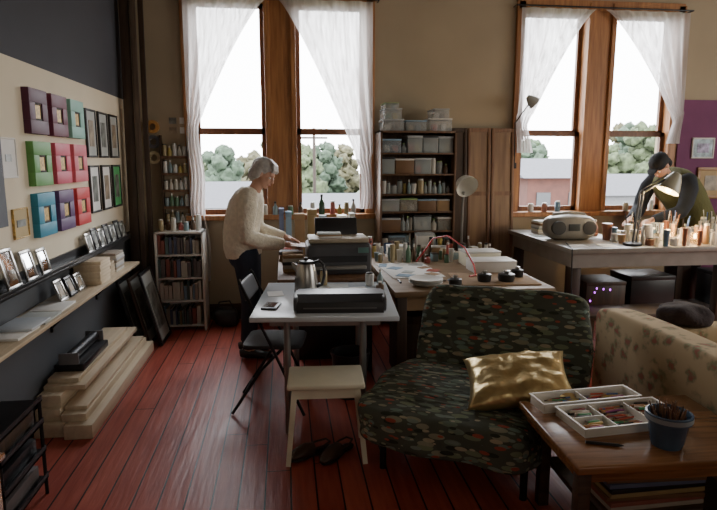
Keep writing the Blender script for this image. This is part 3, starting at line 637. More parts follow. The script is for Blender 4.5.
# ------------------------------------------------------------ folding chair
r=root('folding_chair',(-.10,3.70,0),'dark metal folding chair at the pale table','chair',(0,0,D(-8)))
for s in (-1,1):
    b=B();b.loft([(.22,s*.19,0.01),(.05,s*.19,.40),(-.16,s*.19,.86),(-.17,s*.17,.88)],.010,10);b.done('leg',blackm,r)
    b=B();b.loft([(-.24,s*.17,0.01),(-.05,s*.17,.30),(.10,s*.17,.455)],.010,10);b.done('leg',blackm,r)
b=B();b.sbox((.02,0,.45),(.38,.36,.03),8,8);b.done('seat',mat('dark_vinyl',(.03,.03,.035),.5),r)
b=B();b.sbox((-.145,0,.80),(.025,.38,.12),8,8,r=(0,D(-22),0));b.done('backrest',MC['dark_vinyl'],r)
b=B();b.cyl((.16,-.19,.14),(.16,.19,.14),.008,n=8);b.done('crossbar',blackm,r)
b=B();b.cyl((-.17,-.17,.12),(-.17,.17,.12),.008,n=8);b.done('crossbar',blackm,r)
r=root('shoulder_bag',(-.60,5.66,0),'black slouchy bag on the floor by the wall','bag')
b=B();b.sbox((0,0,.09),(.24,.2,.18),3.5,8,wob=.15,ws=8);b.done('bag_body',black,r)
b=B();b.loft([(-.08,0,.16),(-.06,-.02,.24),(.04,-.02,.25),(.08,0,.16)],.007,8);b.done('strap',black,r)
# ------------------------------------------------------------ futon armchair
leaf=leafmat()
r=root('armchair',(1.02,2.91,0),'wide low futon armchair in grey-green leaf print fabric','armchair',(0,0,D(-31)))
b=B();b.sbox((-.07,-.10,.295),(.96,.88,.24),6,44,wob=.05,ws=4,crease=.02);b.done('seat_cushion',leaf,r,ang=180)
b=B();b.sbox((.06,.39,.55),(1.0,.20,.60),8,44,r=(D(-24),0,0),wob=.05,ws=4,taper=.03,crease=.02);b.done('back_cushion',leaf,r,ang=180)
for sx in (-1,1):
    for sy in (-.36,.34):
        b=B();b.cyl((sx*.36-.05,sy,0),(sx*.36-.05,sy,.24),.018,n=12);b.done('leg',blackm,r)
b=B();b.bb(-.43,.33,-.38,-.35,.15,.19);b.bb(-.43,.33,.33,.36,.15,.19);b.bb(-.44,-.41,-.38,.36,.15,.19);b.bb(.30,.33,-.38,.36,.15,.19);b.done('base_frame',blackm,r)
gold=mat('gold_lame',(.66,.51,.25),.32,.8,var=.2,scale=6,bump=1.,bscale=14)
b=B();b.pillow(.52,.40,.14,26);b.done('cushion',gold,loc=(1.13,2.64,.525),rot=(D(18),D(-8),D(-16)),label='shiny crinkled gold cushion on the armchair seat',cat='cushion',ang=180)
# ------------------------------------------------------------ sofa
flo=floralmat()
r=root('sofa',(1.90,1.9,0),'tan floral upholstered sofa seen from its back','sofa')
b=B();b.sbox((.11,.15,.39),(.20,2.6,.66),10,36,wob=.02,ws=3);b.done('backrest',flo,r,ang=180)
b=B();b.sbox((.58,.15,.22),(.82,2.5,.30),14,14);b.done('base',flo,r,ang=180)
for y in (-1.0,1.32):
    b=B();b.sbox((.54,y,.36),(.84,.2,.46),8,14);b.done('armrest',flo,r,ang=180)
for y in (-.55,.16,.87):
    b=B();b.sbox((.62,y,.43),(.66,.68,.15),6,12);b.done('seat_cushion',flo,r,ang=180)
for x in (.12,.9):
    for y in (-1.0,1.3):
        b=B();b.cyl((x,y,0),(x,y,.09),.025,.03,12);b.done('leg',dwood,r)
b=B();b.sbox((0,0,.06),(.36,.22,.14),2.6,14,wob=.35,ws=9);b.done('folded_blanket',mat('dark_fleece',(.03,.02,.022),.95,bump=.5),loc=(2.47,3.22,.600),rot=(0,0,.1),label='dark bundled blanket on the sofa arm',cat='blanket')
# ------------------------------------------------------------ low table
LTx,LTy,LTh=1.455,2.13,.5
r=root('coffee_table',(LTx,LTy,0),'worn honey wooden side table with lower shelf','table',(0,0,D(-2)))
W,DD=.82,.60
b=B();b.bb(-W/2,W/2,-DD/2,DD/2,LTh-.035,LTh,0,.008,3);b.done('tabletop',tabw,r)
for sx in (-1,1):
    for sy in (-1,1):
        x=sx*(W/2-(.12 if sx<0 and sy>0 else .04));y=sy*(DD/2-.04);b=B();b.bb(x-.025,x+.025,y-.025,y+.025,0,LTh-.035,0,.005);b.done('leg',dwoodx,r)
b=B();b.bb(-W/2+.04,W/2-.04,-DD/2+.03,-DD/2+.05,LTh-.08,LTh-.035);b.bb(-W/2+.03,-W/2+.05,-DD/2+.04,DD/2-.04,LTh-.08,LTh-.035);b.bb(-W/2+.04,W/2-.04,DD/2-.05,DD/2-.03,LTh-.08,LTh-.035);b.done('apron',tabw,r)
b=B();b.bb(-W/2+.14,W/2-.02,-DD/2+.02,DD/2-.02,.2,.225,0,.004);b.done('lower_shelf',dwoodx,r)
zz=.2252
for k in range(9):
    b=B();b.bb(-.2,.2,-.13,.13,0,.018,0,.002);b.done('magazine',[bm_[6],dwoodx,bm_[0],bm_[2],brn,bm_[5],black,bm_[1],brn][k],loc=(LTx-.04,LTy-.08,zz),rot=(0,0,ru(-.08,.08)),label='magazine stacked on the lower table shelf',cat='magazine',group='magazines on the lower shelf');zz+=.0182
tray_m=mat('white_tray_plastic',(.80,.77,.70),.4,var=.04)
def tray(loc,rz,w,d,cells,label,h=.04):
    r=root('supply_tray',loc,label,'tray',(0,0,rz),'white supply trays')
    b=B();t=.004
    b.bb(-w/2,w/2,-d/2,d/2,0,t);b.bb(-w/2,w/2,-d/2,-d/2+t,t,h,0,.001);b.bb(-w/2,w/2,d/2-t,d/2,t,h,0,.001);b.bb(-w/2,-w/2+t,-d/2,d/2,t,h,0,.001);b.bb(w/2-t,w/2,-d/2,d/2,t,h,0,.001)
    b.bb(-w/2-.006,w/2+.006,-d/2-.006,-d/2,h-.004,h);b.bb(-w/2-.006,w/2+.006,d/2,d/2+.006,h-.004,h);b.bb(-w/2-.006,-w/2,-d/2,d/2,h-.004,h);b.bb(w/2,w/2+.006,-d/2,d/2,h-.004,h)
    b.done('tray_body',tray_m,r)
    for x0,x1,y0,y1 in cells:
        b=B();b.bb(x0,x1,y0,y1,t,h-.004);b.done('divider',tray_m,r)
TZ=LTh+.0003;T1=(1.345,2.375,TZ);T2=(1.405,2.185,TZ);TA=D(5)
tray(T1,TA,.48,.12,[(-.02,-.017,-.055,.055)],'shallow white plastic tray of drawing sticks',.045)
tray(T2,TA,.48,.22,[(-.09,-.087,-.105,.105),(.08,.083,-.105,.105),(-.23,-.09,-.002,.001)],'white compartment tray packed with pencils and pastels')
pc=[(.60,.10,.05),(.1,.20,.48),(.08,.34,.14),(.6,.42,.12),(.4,.1,.30),(.05,.05,.05),(.55,.26,.1),(.26,.04,.04),(.55,.46,.36),(.14,.09,.06),(.35,.35,.35)]
pn=['red','blue','green','yellow','violet','black','orange','maroon','beige','brown','grey']
pm_=[mat('pencil_%d'%i,c,.4) for i,c in enumerate(pc)]
tipm=mat('sharpened_wood',(.5,.33,.18),.7)
def pencil(loc,rz,L,i,group='coloured pencils in the tray',tilt=0):
    b=B();b.loft([(-L/2,0,0),(L/2-.015,0,0)],.0042,6);b.loft([(L/2-.015,0,0),(L/2,0,0)],[.0042,.0008],6,1)
    b.done('pencil',[pm_[i],tipm],loc=loc,rot=(0,tilt,rz),label='%s coloured pencil lying in the tray'%pn[i],cat='pencil',group=group)
def pastel(loc,rz,L,i):
    b=B();b.loft([(-L/2,0,0),(-L/2+.002,0,0),(L/2-.002,0,0),(L/2,0,0)],[.005,.0062,.0062,.005],10)
    b.done('pastel_stick',pm_[i],loc=loc,rot=(0,0,rz),label='%s pastel stick in the tray'%pn[i],cat='pastel',group='pastel sticks in the tray')
ct,st=math.cos(TA),math.sin(TA)
def intray(T,x,y,z): return (T[0]+x*ct-y*st,T[1]+x*st+y*ct,z)
for k in range(44): pencil(intray(T1,ru(-.17,.17),ru(-.045,.045),LTh+.0090+.0085*(k//15)),ru(-.2,.2)+(math.pi if rnd()<.5 else 0)+TA,ru(.06,.11),random.randrange(11))
for k in range(46): pencil(intray(T2,ru(-.03,.03),ru(-.09,.09),LTh+.0090+.0085*(k//16)),ru(-.15,.15)+(math.pi if rnd()<.5 else 0)+TA,ru(.07,.10),random.randrange(11))
for k in range(30): pastel(intray(T2,.155+ru(-.03,.03),-.095+.019*(k%11),LTh+.0108+.0125*(k//11)),ru(-.2,.2)+TA,ru(.05,.08),random.randrange(11))
for k in range(24): pastel(intray(T2,-.16+ru(-.02,.02),-.095+.0165*(k%12)+(.004 if k%12>5 else 0),LTh+.0108+.0125*(k//12)),ru(-.15,.15)+TA,ru(.05,.08),random.randrange(11))
PX,PY=1.465,1.965
r=root('brush_pot',(PX,PY,LTh+.0003),'round blue glazed pot stuffed with brushes','pot')
b=B();b.lathe([(.055,0),(.062,.02),(.075,.10),(.078,.105),(.085,.107),(.085,.135),(.078,.137),(.07,.12),(.055,.03),(.002,.02)],n=32);b.done('pot_body',mat('slate_blue_glaze',(.06,.10,.16),.22,var=.25),r)
b=B();b.lathe([(.0861,.112),(.0868,.122),(.0861,.130)],n=32,cap=False);b.done('rim_band',mat('pale_glaze',(.25,.28,.3),.3),r)
hm=[mat('brush_handle_%d'%i,c,.5) for i,c in enumerate([(.12,.05,.025),(.20,.10,.05),(.03,.02,.02),(.27,.15,.08)])]
for k in range(60):
    a=k*2.4;q=.058*math.sqrt((k+.5)/60);L=ru(.09,.145)
    b=B();b.loft([(0,0,0),(0,0,L*.7),(0,0,L)],[.0035,.0048,.002],6);ti=q*5
    b.done('paintbrush',hm[k%4],loc=(PX+q*.6*math.cos(a),PY+q*.6*math.sin(a),LTh+.035),rot=(-ti*math.sin(a),ti*math.cos(a),0),label='brown wooden brush handle standing in the blue pot',cat='paintbrush',group='brushes in the blue pot')
b=B();b.loft([(-.07,0,0),(.05,0,0),(.07,0,0)],[.006,.006,.002],10);b.done('pen',black,loc=(1.22,1.99,LTh+.0065),rot=(0,0,D(-20)),label='black pen lying on the wooden table',cat='pen')
# ------------------------------------------------------------ right bench
bench=mat('bench_top_grey',(.32,.30,.27),.35);
r=root('workbench',(2.27,4.35,0),'long heavy workbench with pale apron and dark legs','workbench')
b=B();b.bb(0,2.9,0,.62,.86,.90,0,.004);b.bb(0,.75,.62,1.36,.86,.90,0,.004);b.done('benchtop',bench,r)
b=B();b.bb(.03,2.87,.03,.06,.74,.86);b.bb(.03,.06,.06,1.3,.74,.86);b.done('apron',mat('apron_grey',(.28,.25,.22),.7),r)
for x,y in ((.08,.1),(1.4,.1),(2.75,.1),(.08,1.25),(.65,1.25),(1.4,.55),(2.75,.55)):
    b=B();b.bb(x-.04,x+.04,y-.04,y+.04,0,.86,0,.005);b.done('leg',dwood,r)
b=B();b.bb(.1,2.8,.12,.50,.30,.33);b.done('lower_shelf',dwood,r)
for k,(x,w,h,m) in enumerate(((2.5,.35,.26,dwood),(2.9,.4,.30,black),(3.75,.35,.30,black),(4.15,.35,.34,dwood))):
    bin_((x,4.5,.3302),w,.33,h,m,m,'dark box on the lower bench shelf','boxes on the bench shelf','carton','carton')
r=root('low_bench',(1.98,3.95,0),'low dark wooden bench before the workbench','bench')
b=B();b.bb(.2,1.1,0,.3,.42,.46,0,.005);b.done('seat',dwoodx,r)
for x in (.28,1.02):
    for y in (.05,.25):
        b=B();b.bb(x-.025,x+.025,y-.025,y+.025,0,.42);b.done('leg',dwoodx,r)
r=root('portable_stereo',(2.53,4.93,.9002),'rounded silver portable stereo with carry handle','stereo',(0,0,D(-6)))
sil=mat('silver_plastic',(.34,.33,.30),.35,.3)
b=B();b.sbox((0,0,.11),(.46,.26,.23),3.0,18);b.done('stereo_body',sil,r,ang=180)
for s in (-1,1):
    b=B();b.rings([[V((s*.135+rr*math.cos(2*math.pi*q/24),y,.115+rr*math.sin(2*math.pi*q/24))) for q in range(24)] for rr,y in ((.062,-.10),(.060,-.135),(.03,-.138))]);b.done('speaker',mat('dark_mesh',(.05,.05,.05),.6),r)
b=B();b.bb(-.05,.05,-.138,-.11,.09,.15,0,.003);b.done('display',mat('lcd',(.06,.07,.07),.2),r)
b=B();b.loft([(-.17,0,.18),(-.14,.02,.225),(0,.02,.24),(.14,.02,.225),(.17,0,.18)],.013,10);b.done('handle',sil,r)
b=B();b.loft([(2.4,4.72,.907),(2.32,4.5,.907),(2.262,4.33,.905),(2.255,4.30,.6),(2.3,4.28,.3),(2.5,4.25,.02)],.005,8);b.done('power_cable',black,label='black power cable hanging off workbench',cat='cable')
r=root('string_lights',(2.24,4.29,0),'string of tiny glowing violet lights under bench','string lights')
pts=[V((.02*i,-.03*math.sin(i*.9)-.01,.53-.06*math.sin(i*.35)-.03*math.cos(i*1.7))) for i in range(18)]
b=B();b.loft(pts,.0025,6);b.done('wire',black,r)
vio=mat('violet_bulb',(.5,.1,.7),.4,emit=4.,ecol=(.62,.08,1.))
for i in range(0,18,2):
    b=B();b.ell(pts[i],(.006,.006,.009),None,0,8);b.done('bulb',vio,r)
warmj=[mat('warm_jar_%d'%i,c,.3) for i,c in enumerate([(.6,.55,.45),(.40,.24,.12),(.55,.52,.50),(.25,.10,.06),(.10,.18,.26),(.62,.60,.58),(.30,.32,.18)])]
cjs=[glassmat('clear_jar_%d'%i,c,a,.08) for i,(c,a) in enumerate((((.85,.83,.78),.40),((.80,.72,.55),.45),((.70,.78,.80),.35)))]
pos=[(2.88,4.50,.085),(3.29,4.62,.06),(3.46,4.52,.05),(3.12,4.50,.05)]
def tryp(x0,x1,y0,y1,rr):
    for _ in range(60):
        x=ru(x0,x1);y=ru(y0,y1)
        if all((x-a)**2+(y-c)**2>(rr+q+.002)**2 for a,c,q in pos): pos.append((x,y,rr));return x,y
    return None
for k in range(150):
    rr=random.choice([ru(.016,.024),ru(.024,.034),ru(.034,.05)]);p=tryp(2.84,4.4,4.40,4.93,rr)
    if not p:continue
    h=random.choice([ru(.05,.09),ru(.09,.14),ru(.12,.19)]);kd=random.choice([0,0,1,2,2,2]);i=random.randrange(7)
    m=random.choice(cjs) if (rnd()<.6 and kd!=1) else warmj[i]
    jar('jar' if kd!=2 else 'cup',(p[0],p[1],.9002),rr,h,m,random.choice([white,white,black,creamp,cjs[0]]),['small craft jar among others on workbench','small squeeze bottle on workbench','open tapered cup on workbench'][kd],['jar','bottle','cup'][kd],'containers on the workbench',kd)
    if kd==2 and h>.08 and k%2==0:
        for q in range(4):
            a=q*1.6+k;L=h+ru(.04,.09)
            b=B();b.loft([(0,0,0),(0,0,L*.8),(0,0,L)],[.0025,.003,.0045],6);b.done('paintbrush',random.choice([hm[0],hm[1],white,black,pm_[1],hm[2]]),loc=(p[0]+.3*rr*math.cos(a),p[1]+.3*rr*math.sin(a),.905),rot=(.14*math.sin(a),.14*math.cos(a),0),label='slim paintbrush standing in a cup',cat='paintbrush',group='brushes on the workbench')
for k,(x,y) in enumerate(((3.60,5.8),(3.75,5.81),(2.55,5.82),(2.7,5.82),(2.85,5.83),(3.9,5.82))): jar('jar',(x,y,1.0704),.028,ru(.08,.13),warmj[k],white,'jar on the window sill','jar','bottles on the far sill',0)
zz=.9002
for k in range(6):
    b=B();b.bb(-.13,.13,-.09,.09,0,.02,0,.003);b.done('paper_pad',[paper,creamp,silver,paper,brownc,paper][k],loc=(2.55,5.40,zz),rot=(0,0,ru(-.1,.1)),label='paper pad stacked on workbench',cat='paper pad',group='pads on the workbench');zz+=.0202
for k in range(8):
    i=(k*3)%6;jar('jar',(2.78+.062*(k%4)-.06,5.15+.12*(k//4),.9002),.027,ru(.09,.18),warmj[i] if k%2 else cjs[0],white,'jar beside the stereo on workbench','jar','jars beside the stereo',k%2)
for k,(x,y,w,d) in enumerate(((2.40,4.52,.16,.12),(2.66,4.50,.14,.18),(2.36,5.2,.12,.2))):
    b=B();b.box((0,0,.0015),(w,d,.003));b.done('paper_sheet',[paper,creamp,silver][k],loc=(x,y,.9002),rot=(0,0,ru(-.3,.3)),label='sheet of paper lying on workbench',cat='paper',group='papers on the workbench')
r=root('desk_lamp',(2.88,4.50,.9002),'lit swing arm desk lamp bent over the workbench','lamp')
lam=mat('lamp_arm_grey',(.10,.10,.10),.35,.4)
b=B();b.lathe([(.075,0),(.075,.02),(.02,.03)],n=24);b.done('base',blackm,r)
b=B();b.cyl((0,0,.02),(.05,.02,.44),.009,n=8);b.cyl((.03,.0,.02),(.08,.02,.44),.006,n=8);b.ell((.065,.02,.44),(.02,.015,.02));b.cyl((.06,.02,.43),(.29,.03,.56),.009,n=8);b.cyl((.06,.02,.46),(.29,.03,.59),.006,n=8);b.done('arm',lam,r)
b=B();R=Euler((0,D(28),0)).to_matrix()
b.rings([[R@V((rr*math.cos(2*math.pi*q/28),rr*math.sin(2*math.pi*q/28),zq))+V((.34,.03,.53)) for q in range(28)] for rr,zq in ((.092,-.09),(.088,-.06),(.062,.02),(.035,.07),(.012,.08))],0,False);b.done('lamp_shade',mat('lamp_enamel',(.42,.40,.30),.35),r)
b=B();b.ell((.310,.03,.475),(.03,.03,.038));b.done('bulb',mat('lit_bulb',(1,.8,.5),.4,emit=16,ecol=(1,.72,.40)),r)
r=root('clamp_lamp',(2.36,5.869,1.55),'small grey clamp lamp on thin arm by window','lamp')
b=B();b.bb(-.02,.02,-.04,0,-.03,.03,0,.003);b.done('clamp',blackm,r)
b=B();b.cyl((0,-.03,0),(-.08,-.2,.42),.006,n=8);b.cyl((-.08,-.2,.42),(.06,-.22,.62),.006,n=8);b.done('arm',blackm,r)
b=B();R=Euler((0,D(-50),0)).to_matrix()
b.rings([[R@V((rr*math.cos(2*math.pi*q/20),rr*math.sin(2*math.pi*q/20),zq))+V((.07,-.22,.64)) for q in range(20)] for rr,zq in ((.065,-.05),(.05,.0),(.025,.05),(.008,.055))],0,False);b.done('lamp_shade',silver,r)
fl=mat('glow_blob',(1,.7,.3),.5,emit=40,ecol=(1,.68,.34))  # emissive blobs added inside jars to give the bench a warm glow
for cx,cy in ((3.29,4.62),(3.46,4.52)):
    r=root('jar_candle',(cx,cy,.9002),'amber jar with an added warm glow among bottles','candle',group='glowing jars on the workbench')
    b=B();b.lathe([(.035,0),(.038,.01),(.038,.09),(.034,.09),(.034,.04),(.002,.04)],n=20);b.done('jar_body',glassmat('amber_glass',(.8,.6,.3),.35,.1),r)
    b=B();b.ell((0,0,.065),(.012,.012,.022));b.done('glow_blob',fl,r)
r=root('wire_rack',(XL+.02,2.36,0),'black metal rack with stacked shelves by the wall','rack')
for x in (.01,.30):
    for y in (.01,.42):
        b=B();b.cyl((x,y,0),(x,y,.49),.009,n=8);b.done('post',blackm,r)
for z in (.08,.22,.36,.47):
    b=B();b.bb(0,.31,0,.43,z,z+.008);b.bb(0,.31,0,.006,z,z+.03);b.bb(.304,.31,0,.43,z,z+.03);b.done('shelf_board',blackm,r)
for z in (.088,.228,.368):
    b=B();b.bb(.02,.28,.03,.4,0,.07,0,.004);b.done('document_box',[bm_[6],black,dwood][int(z*7)%3],loc=(XL+.02,2.36,z+.0003),label='stacked document box inside black rack',cat='box',group='document boxes in the black rack')
r=root('wooden_cabinet',(XL+.03,1.65,0),'small honey wooden cabinet by the wall','cabinet')
b=B();b.bb(0,.38,0,.54,.0,.49,0,.006);b.done('cabinet_body',tabw,r)
b=B();b.bb(-.0,.40,-.01,.55,.49,.515,0,.005);b.done('cabinet_top',tabw,r)
# ------------------------------------------------------------ people
def hand(b,w,d,n,thumb,curl=.35,s=1.):
    w=V(w);d=V(d).normalized();n=V(n);n=(n-d*n.dot(d)).normalized();sd=d.cross(n)*thumb
    M=Matrix((d,sd,n)).transposed()
    b.loft([w-d*.03,w,w+d*.03],[.026*s,.024*s,.025*s],12)
    b.ell(w+d*.045*s,(.05*s,.038*s,.015*s),M,0,14)
    for i,(o,L) in enumerate(((.028,.066),(.010,.074),(-.009,.070),(-.027,.056))):
        p=w+d*(.078-abs(o)*.25)*s+sd*o*s;pts=[p-d*.02*s,p];a=curl*.5
        for k,f in enumerate((.45,.32,.23)):
            p=p+(d*math.cos(a)+n*math.sin(a)+sd*o*1.2).normalized()*L*f*s;pts.append(p);a+=curl*(1+.3*k)
        b.loft(pts,[.009*s,.0095*s,.0088*s,.008*s,.006*s],8)
    p=w+d*.022*s+sd*.028*s
    pts=[p-sd*.015*s,p,p+(d*.6+sd*.75+n*.3).normalized()*.035*s,p+(d*.6+sd*.75+n*.3).normalized()*.035*s+(d*.9+sd*.25+n*.4).normalized()*.03*s]
    b.loft(pts,[.012*s,.012*s,.010*s,.007*s],8)
def head(b,c,R,s=1.):
    c=V(c);X=lambda x,y,z:c+R@V((x*s,y*s,z*s))
    b.ell(X(-.01,0,.02),(.092*s,.073*s,.088*s),R,0,20)
    b.ell(X(.025,0,-.035),(.058*s,.055*s,.075*s),R,0,16)
    b.ell(X(.062,0,-.085),(.022*s,.024*s,.018*s),R,0,10)
    b.ell(X(.070,0,.02),(.018*s,.05*s,.014*s),R,0,10)
    b.loft([X(.075,0,.012),(X(.092,0,-.012)),X(.102,0,-.028),X(.082,0,-.038)],[.008*s,.010*s,.012*s,.012*s],8)
    b.ell(X(.080,0,-.058),(.010*s,.022*s,.008*s),R,0,8)
    for q in (-1,1):
        b.ell(X(.058,q*.034,-.018),(.02*s,.018*s,.018*s),R,0,8)
        b.ell(X(-.005,q*.074,-.01),(.02*s,.010*s,.032*s),R,0,10)
def remesh(o,vs,sm=4):
    m=o.modifiers.new('Remesh','REMESH');m.mode='VOXEL';m.voxel_size=vs;m.use_smooth_shade=True
    if sm:
        k=o.modifiers.new('Smooth','SMOOTH');k.factor=.5;k.iterations=sm
knit=mat('cream_knit',(.72,.66,.54),.95,bump=1.,bscale=45,var=.12,scale=25)
denim=mat('dark_denim',(.022,.03,.05),.9,bump=.3,bscale=120)
ghair=mat('grey_hair',(.42,.40,.38),.55,var=.3,scale=22,bump=.3,bscale=30)
eyew=mat('eye_white',(.7,.68,.65),.2);eyed=mat('eye_iris',(.05,.03,.02),.2);lip=mat('lips',(.40,.14,.11),.5)
def person(loc,rz,label,J,vs,top,bottom,hairm,hairf,sleeve,shoe_m,hemz,tname='sweater',vest=None):
    r=root('person',loc,label,'person',(0,0,rz))
    b=B();T=J['torso'];b.loft([t[0] for t in T],[t[1] for t in T],20,ref=(1,0,0))
    b.loft(J['neck'],[.055,.05,.052],14)
    head(b,J['head'],J['hR'])
    for s in (0,1):
        b.loft(J['arm'][s],[.055,.052,.043,.038,.04,.036,.025][:len(J['arm'][s])],12)
        b.loft(J['leg'][s],[.095,.088,.062,.058,.055,.036],14)
        a=V(J['leg'][s][-1]);fd=V(J['fdir'])
        b.loft([a-fd*.05+V((0,0,-.03)),a+V((0,0,-.02)),a+fd*.08+V((0,0,-.045)),a+fd*.16+V((0,0,-.055))],[(.035,.03),(.04,.036),(.028,.042),(.015,.03)],12,ref=(0,0,1))
        w,d,n,th,cu=J['hand'][s];hand(b,w,d,n,th,cu)
    o=b.done('body',skin,r);remesh(o,vs)
    TT=[t for t in T if V(t[0]).z>hemz]
    b=B();b.loft([t[0] for t in TT],[(t[1][0]+(.035 if i<3 else .025),t[1][1]+(.035 if i<3 else .025)) for i,t in enumerate(TT)],24,ref=(1,0,0))
    for s in (0,1):
        A=[V(p) for p in J['arm'][s]];n=max(3,int(len(A)*sleeve))
        b.loft(A[:n],[.078,.078,.070,.066,.066,.055,.044][:n],14)
        b.ell(A[0],(.085,.075,.08))
    o=b.done(tname,top,r);remesh(o,.011,5)
    if vest:
        b=B();b.loft([t[0] for t in TT],[(t[1][0]+.048,t[1][1]+.042) for t in TT],24,ref=(1,0,0));b.ell(V(TT[-1][0])-V((.02,0,.03)),(.11,.13,.07));o=b.done('vest',vest,r);remesh(o,.011,5)
    b=B()
    for s in (0,1):
        b.loft([V(p) for p in J['leg'][s]],[.115,.105,.08,.074,.07,.06],14)
    b.ell(V(J['torso'][0][0]),(.13,.175,.12))
    o=b.done('trousers',bottom,r);remesh(o,.012,4)
    for s in (0,1):
        a=V(J['leg'][s][-1]);fd=V(J['fdir'])
        b=B();b.loft([a-fd*.075+V((0,0,-.04)),a-fd*.04+V((0,0,-.035)),a+fd*.02+V((0,0,-.035)),a+fd*.10+V((0,0,-.05)),a+fd*.17+V((0,0,-.06)),a+fd*.19+V((0,0,-.065))],[(.03,.025),(.042,.038),(.042,.042),(.03,.048),(.02,.04),(.012,.02)],14,ref=(0,0,1));b.done('shoe',shoe_m,r)
    c=V(J['head']);R=J['hR']
    for q in (-1,1):
        b=B();b.ell(c+R@V((.073,q*.033,-.006)),(.011,.014,.009),R,0,10);e=b.done('eye',eyew,r)
        b=B();b.ell(c+R@V((.082,q*.033,-.006)),(.004,.006,.006),R,0,8);b.done('iris',eyed,e)
    b=B();b.ell(c+R@V((.089,0,-.058)),(.005,.022,.006),R,0,10);b.done('mouth',lip,r)
    b=B();hairf(b,c,R);o=b.done('hair' if hairf is hair1 else 'cap',hairm,r);remesh(o,.006,2)
    return r
def hair1(b,c,R):
    X=lambda x,y,z:c+R@V((x,y,z))
    b.ell(X(-.026,0,.036),(.098,.086,.088),R,0,20)
    b.ell(X(-.060,0,-.02),(.058,.084,.085),R,0,16)
    for q in (-1,1):
        b.ell(X(-.03,q*.072,-.01),(.042,.022,.060),R,0,12)
    for k in range(30):
        a=k*2.1;y0=.062*math.sin(a);x0=-.03+.05*math.cos(a)
        b.loft([X(x0*.3,y0*.4,.120),X(x0-.02,y0*1.25,.06),X(-.065-.03*abs(math.cos(a)),y0*1.32,-.03),X(-.075,y0*1.2,-.10-.02*math.sin(k))],[.010,.013,.013,.004],7)
    for k in range(7):
        y=-.05+.0167*k;b.loft([X(-.01,y*.6,.118),X(.05,y,.098),X(.078,y*1.1,.058),X(.072,y*1.35,.035)],[.012,.014,.010,.004],7)
hR=Matrix.Rotation(D(30),3,'Y')@Matrix.Rotation(D(-14),3,'Z')
tor=[((-.02,0,.84),(.11,.155)),((-.03,0,.92),(.12,.17)),((-.04,0,1.03),(.11,.15)),((-.02,0,1.14),(.12,.155)),((.01,0,1.24),(.12,.165)),((.04,0,1.32),(.095,.16)),((.06,0,1.37),(.06,.10))]
arms=[[(.045,.165,1.325),(.055,.205,1.25),(.05,.225,1.11),(.07,.22,1.035),(.15,.19,1.0),(.24,.15,.98),(.30,.13,.97)],
      [(.045,-.165,1.325),(.05,-.205,1.25),(.03,-.225,1.11),(.04,-.22,1.02),(.13,-.18,.98),(.24,-.12,.955),(.31,-.09,.945)]]
legs=[[(-.01,.085,.90),(.0,.09,.80),(.02,.095,.50),(.015,.095,.42),(0,.095,.33),(-.03,.10,.085)],[(-.01,-.085,.90),(.01,-.09,.80),(.035,-.095,.50),(.03,-.095,.42),(.02,-.095,.33),(.01,-.10,.085)]]
J=dict(torso=tor,neck=[(.06,0,1.34),(.095,0,1.40),(.125,0,1.45)],head=(.155,0,1.50),hR=hR,arm=arms,leg=legs,fdir=(1,0,0),
  hand=[((.315,.128,.968),(.9,-.15,-.25),(0,-.3,-1),-1,.35),((.325,-.085,.94),(.9,.15,-.2),(0,.3,-1),1,.35)])
person((-.32,4.74,0),D(-4),'grey-haired woman in cream knit sweater and dark jeans, sorting papers',J,.006,knit,denim,ghair,hair1,1.,black,.82)
b=B();b.box((0,0,0),(.20,.26,.004),(0,D(8),0));b.done('paper_sheet',mat('pinkish_print',(.6,.5,.48),.7,var=.3,scale=12),loc=(.12,4.72,.922),rot=(0,0,.1),label='printed sheet held by the standing woman',cat='paper')
zz=.7402
for k in range(5):
    b=B();b.bb(-.07,.09,-.10,.10,0,.027,0,.003);b.done('flat_carton',[brownc,bm_[0],black,bm_[3],brownc][k],loc=(.04,4.58,zz),rot=(0,0,ru(-.05,.05)),label='flat carton stacked on dark table by the woman',cat='carton',group='flat cartons on the dark table');zz+=.0272
def cap2(b,c,R):
    X=lambda x,y,z:c+R@V((x,y,z));b.ell(X(-.012,0,.042),(.104,.088,.082),R,0,20);b.loft([X(.06,0,.045),X(.10,0,.04),X(.14,0,.03)],[(.012,.06),(.009,.062),(.005,.04)],12,ref=tuple(R@V((0,0,1))));b.ell(X(-.06,0,-.02),(.05,.078,.07),R,0,14)
hR2=Matrix.Rotation(D(50),3,'Y')
tor2=[((-.24,0,.92),(.13,.16)),((-.24,0,1.0),(.135,.17)),((-.17,0,1.12),(.13,.16)),((-.07,0,1.24),(.13,.175)),((.04,0,1.34),(.13,.19)),((.13,0,1.42),(.10,.18)),((.18,0,1.46),(.06,.10))]
arms2=[[(.13,.19,1.41),(.16,.235,1.34),(.21,.25,1.21),(.25,.24,1.13),(.33,.20,1.09),(.42,.15,1.06),(.47,.13,1.05)],
       [(.13,-.19,1.41),(.16,-.235,1.34),(.21,-.25,1.21),(.25,-.24,1.12),(.33,-.20,1.08),(.42,-.15,1.05),(.47,-.13,1.04)]]
legs2=[[(-.22,.09,.92),(-.20,.09,.80),(-.12,.1,.50),(-.12,.1,.42),(-.13,.1,.33),(-.16,.10,.085)],[(-.22,-.09,.92),(-.20,-.09,.80),(-.12,-.1,.50),(-.12,-.1,.42),(-.13,-.1,.33),(-.16,-.10,.085)]]
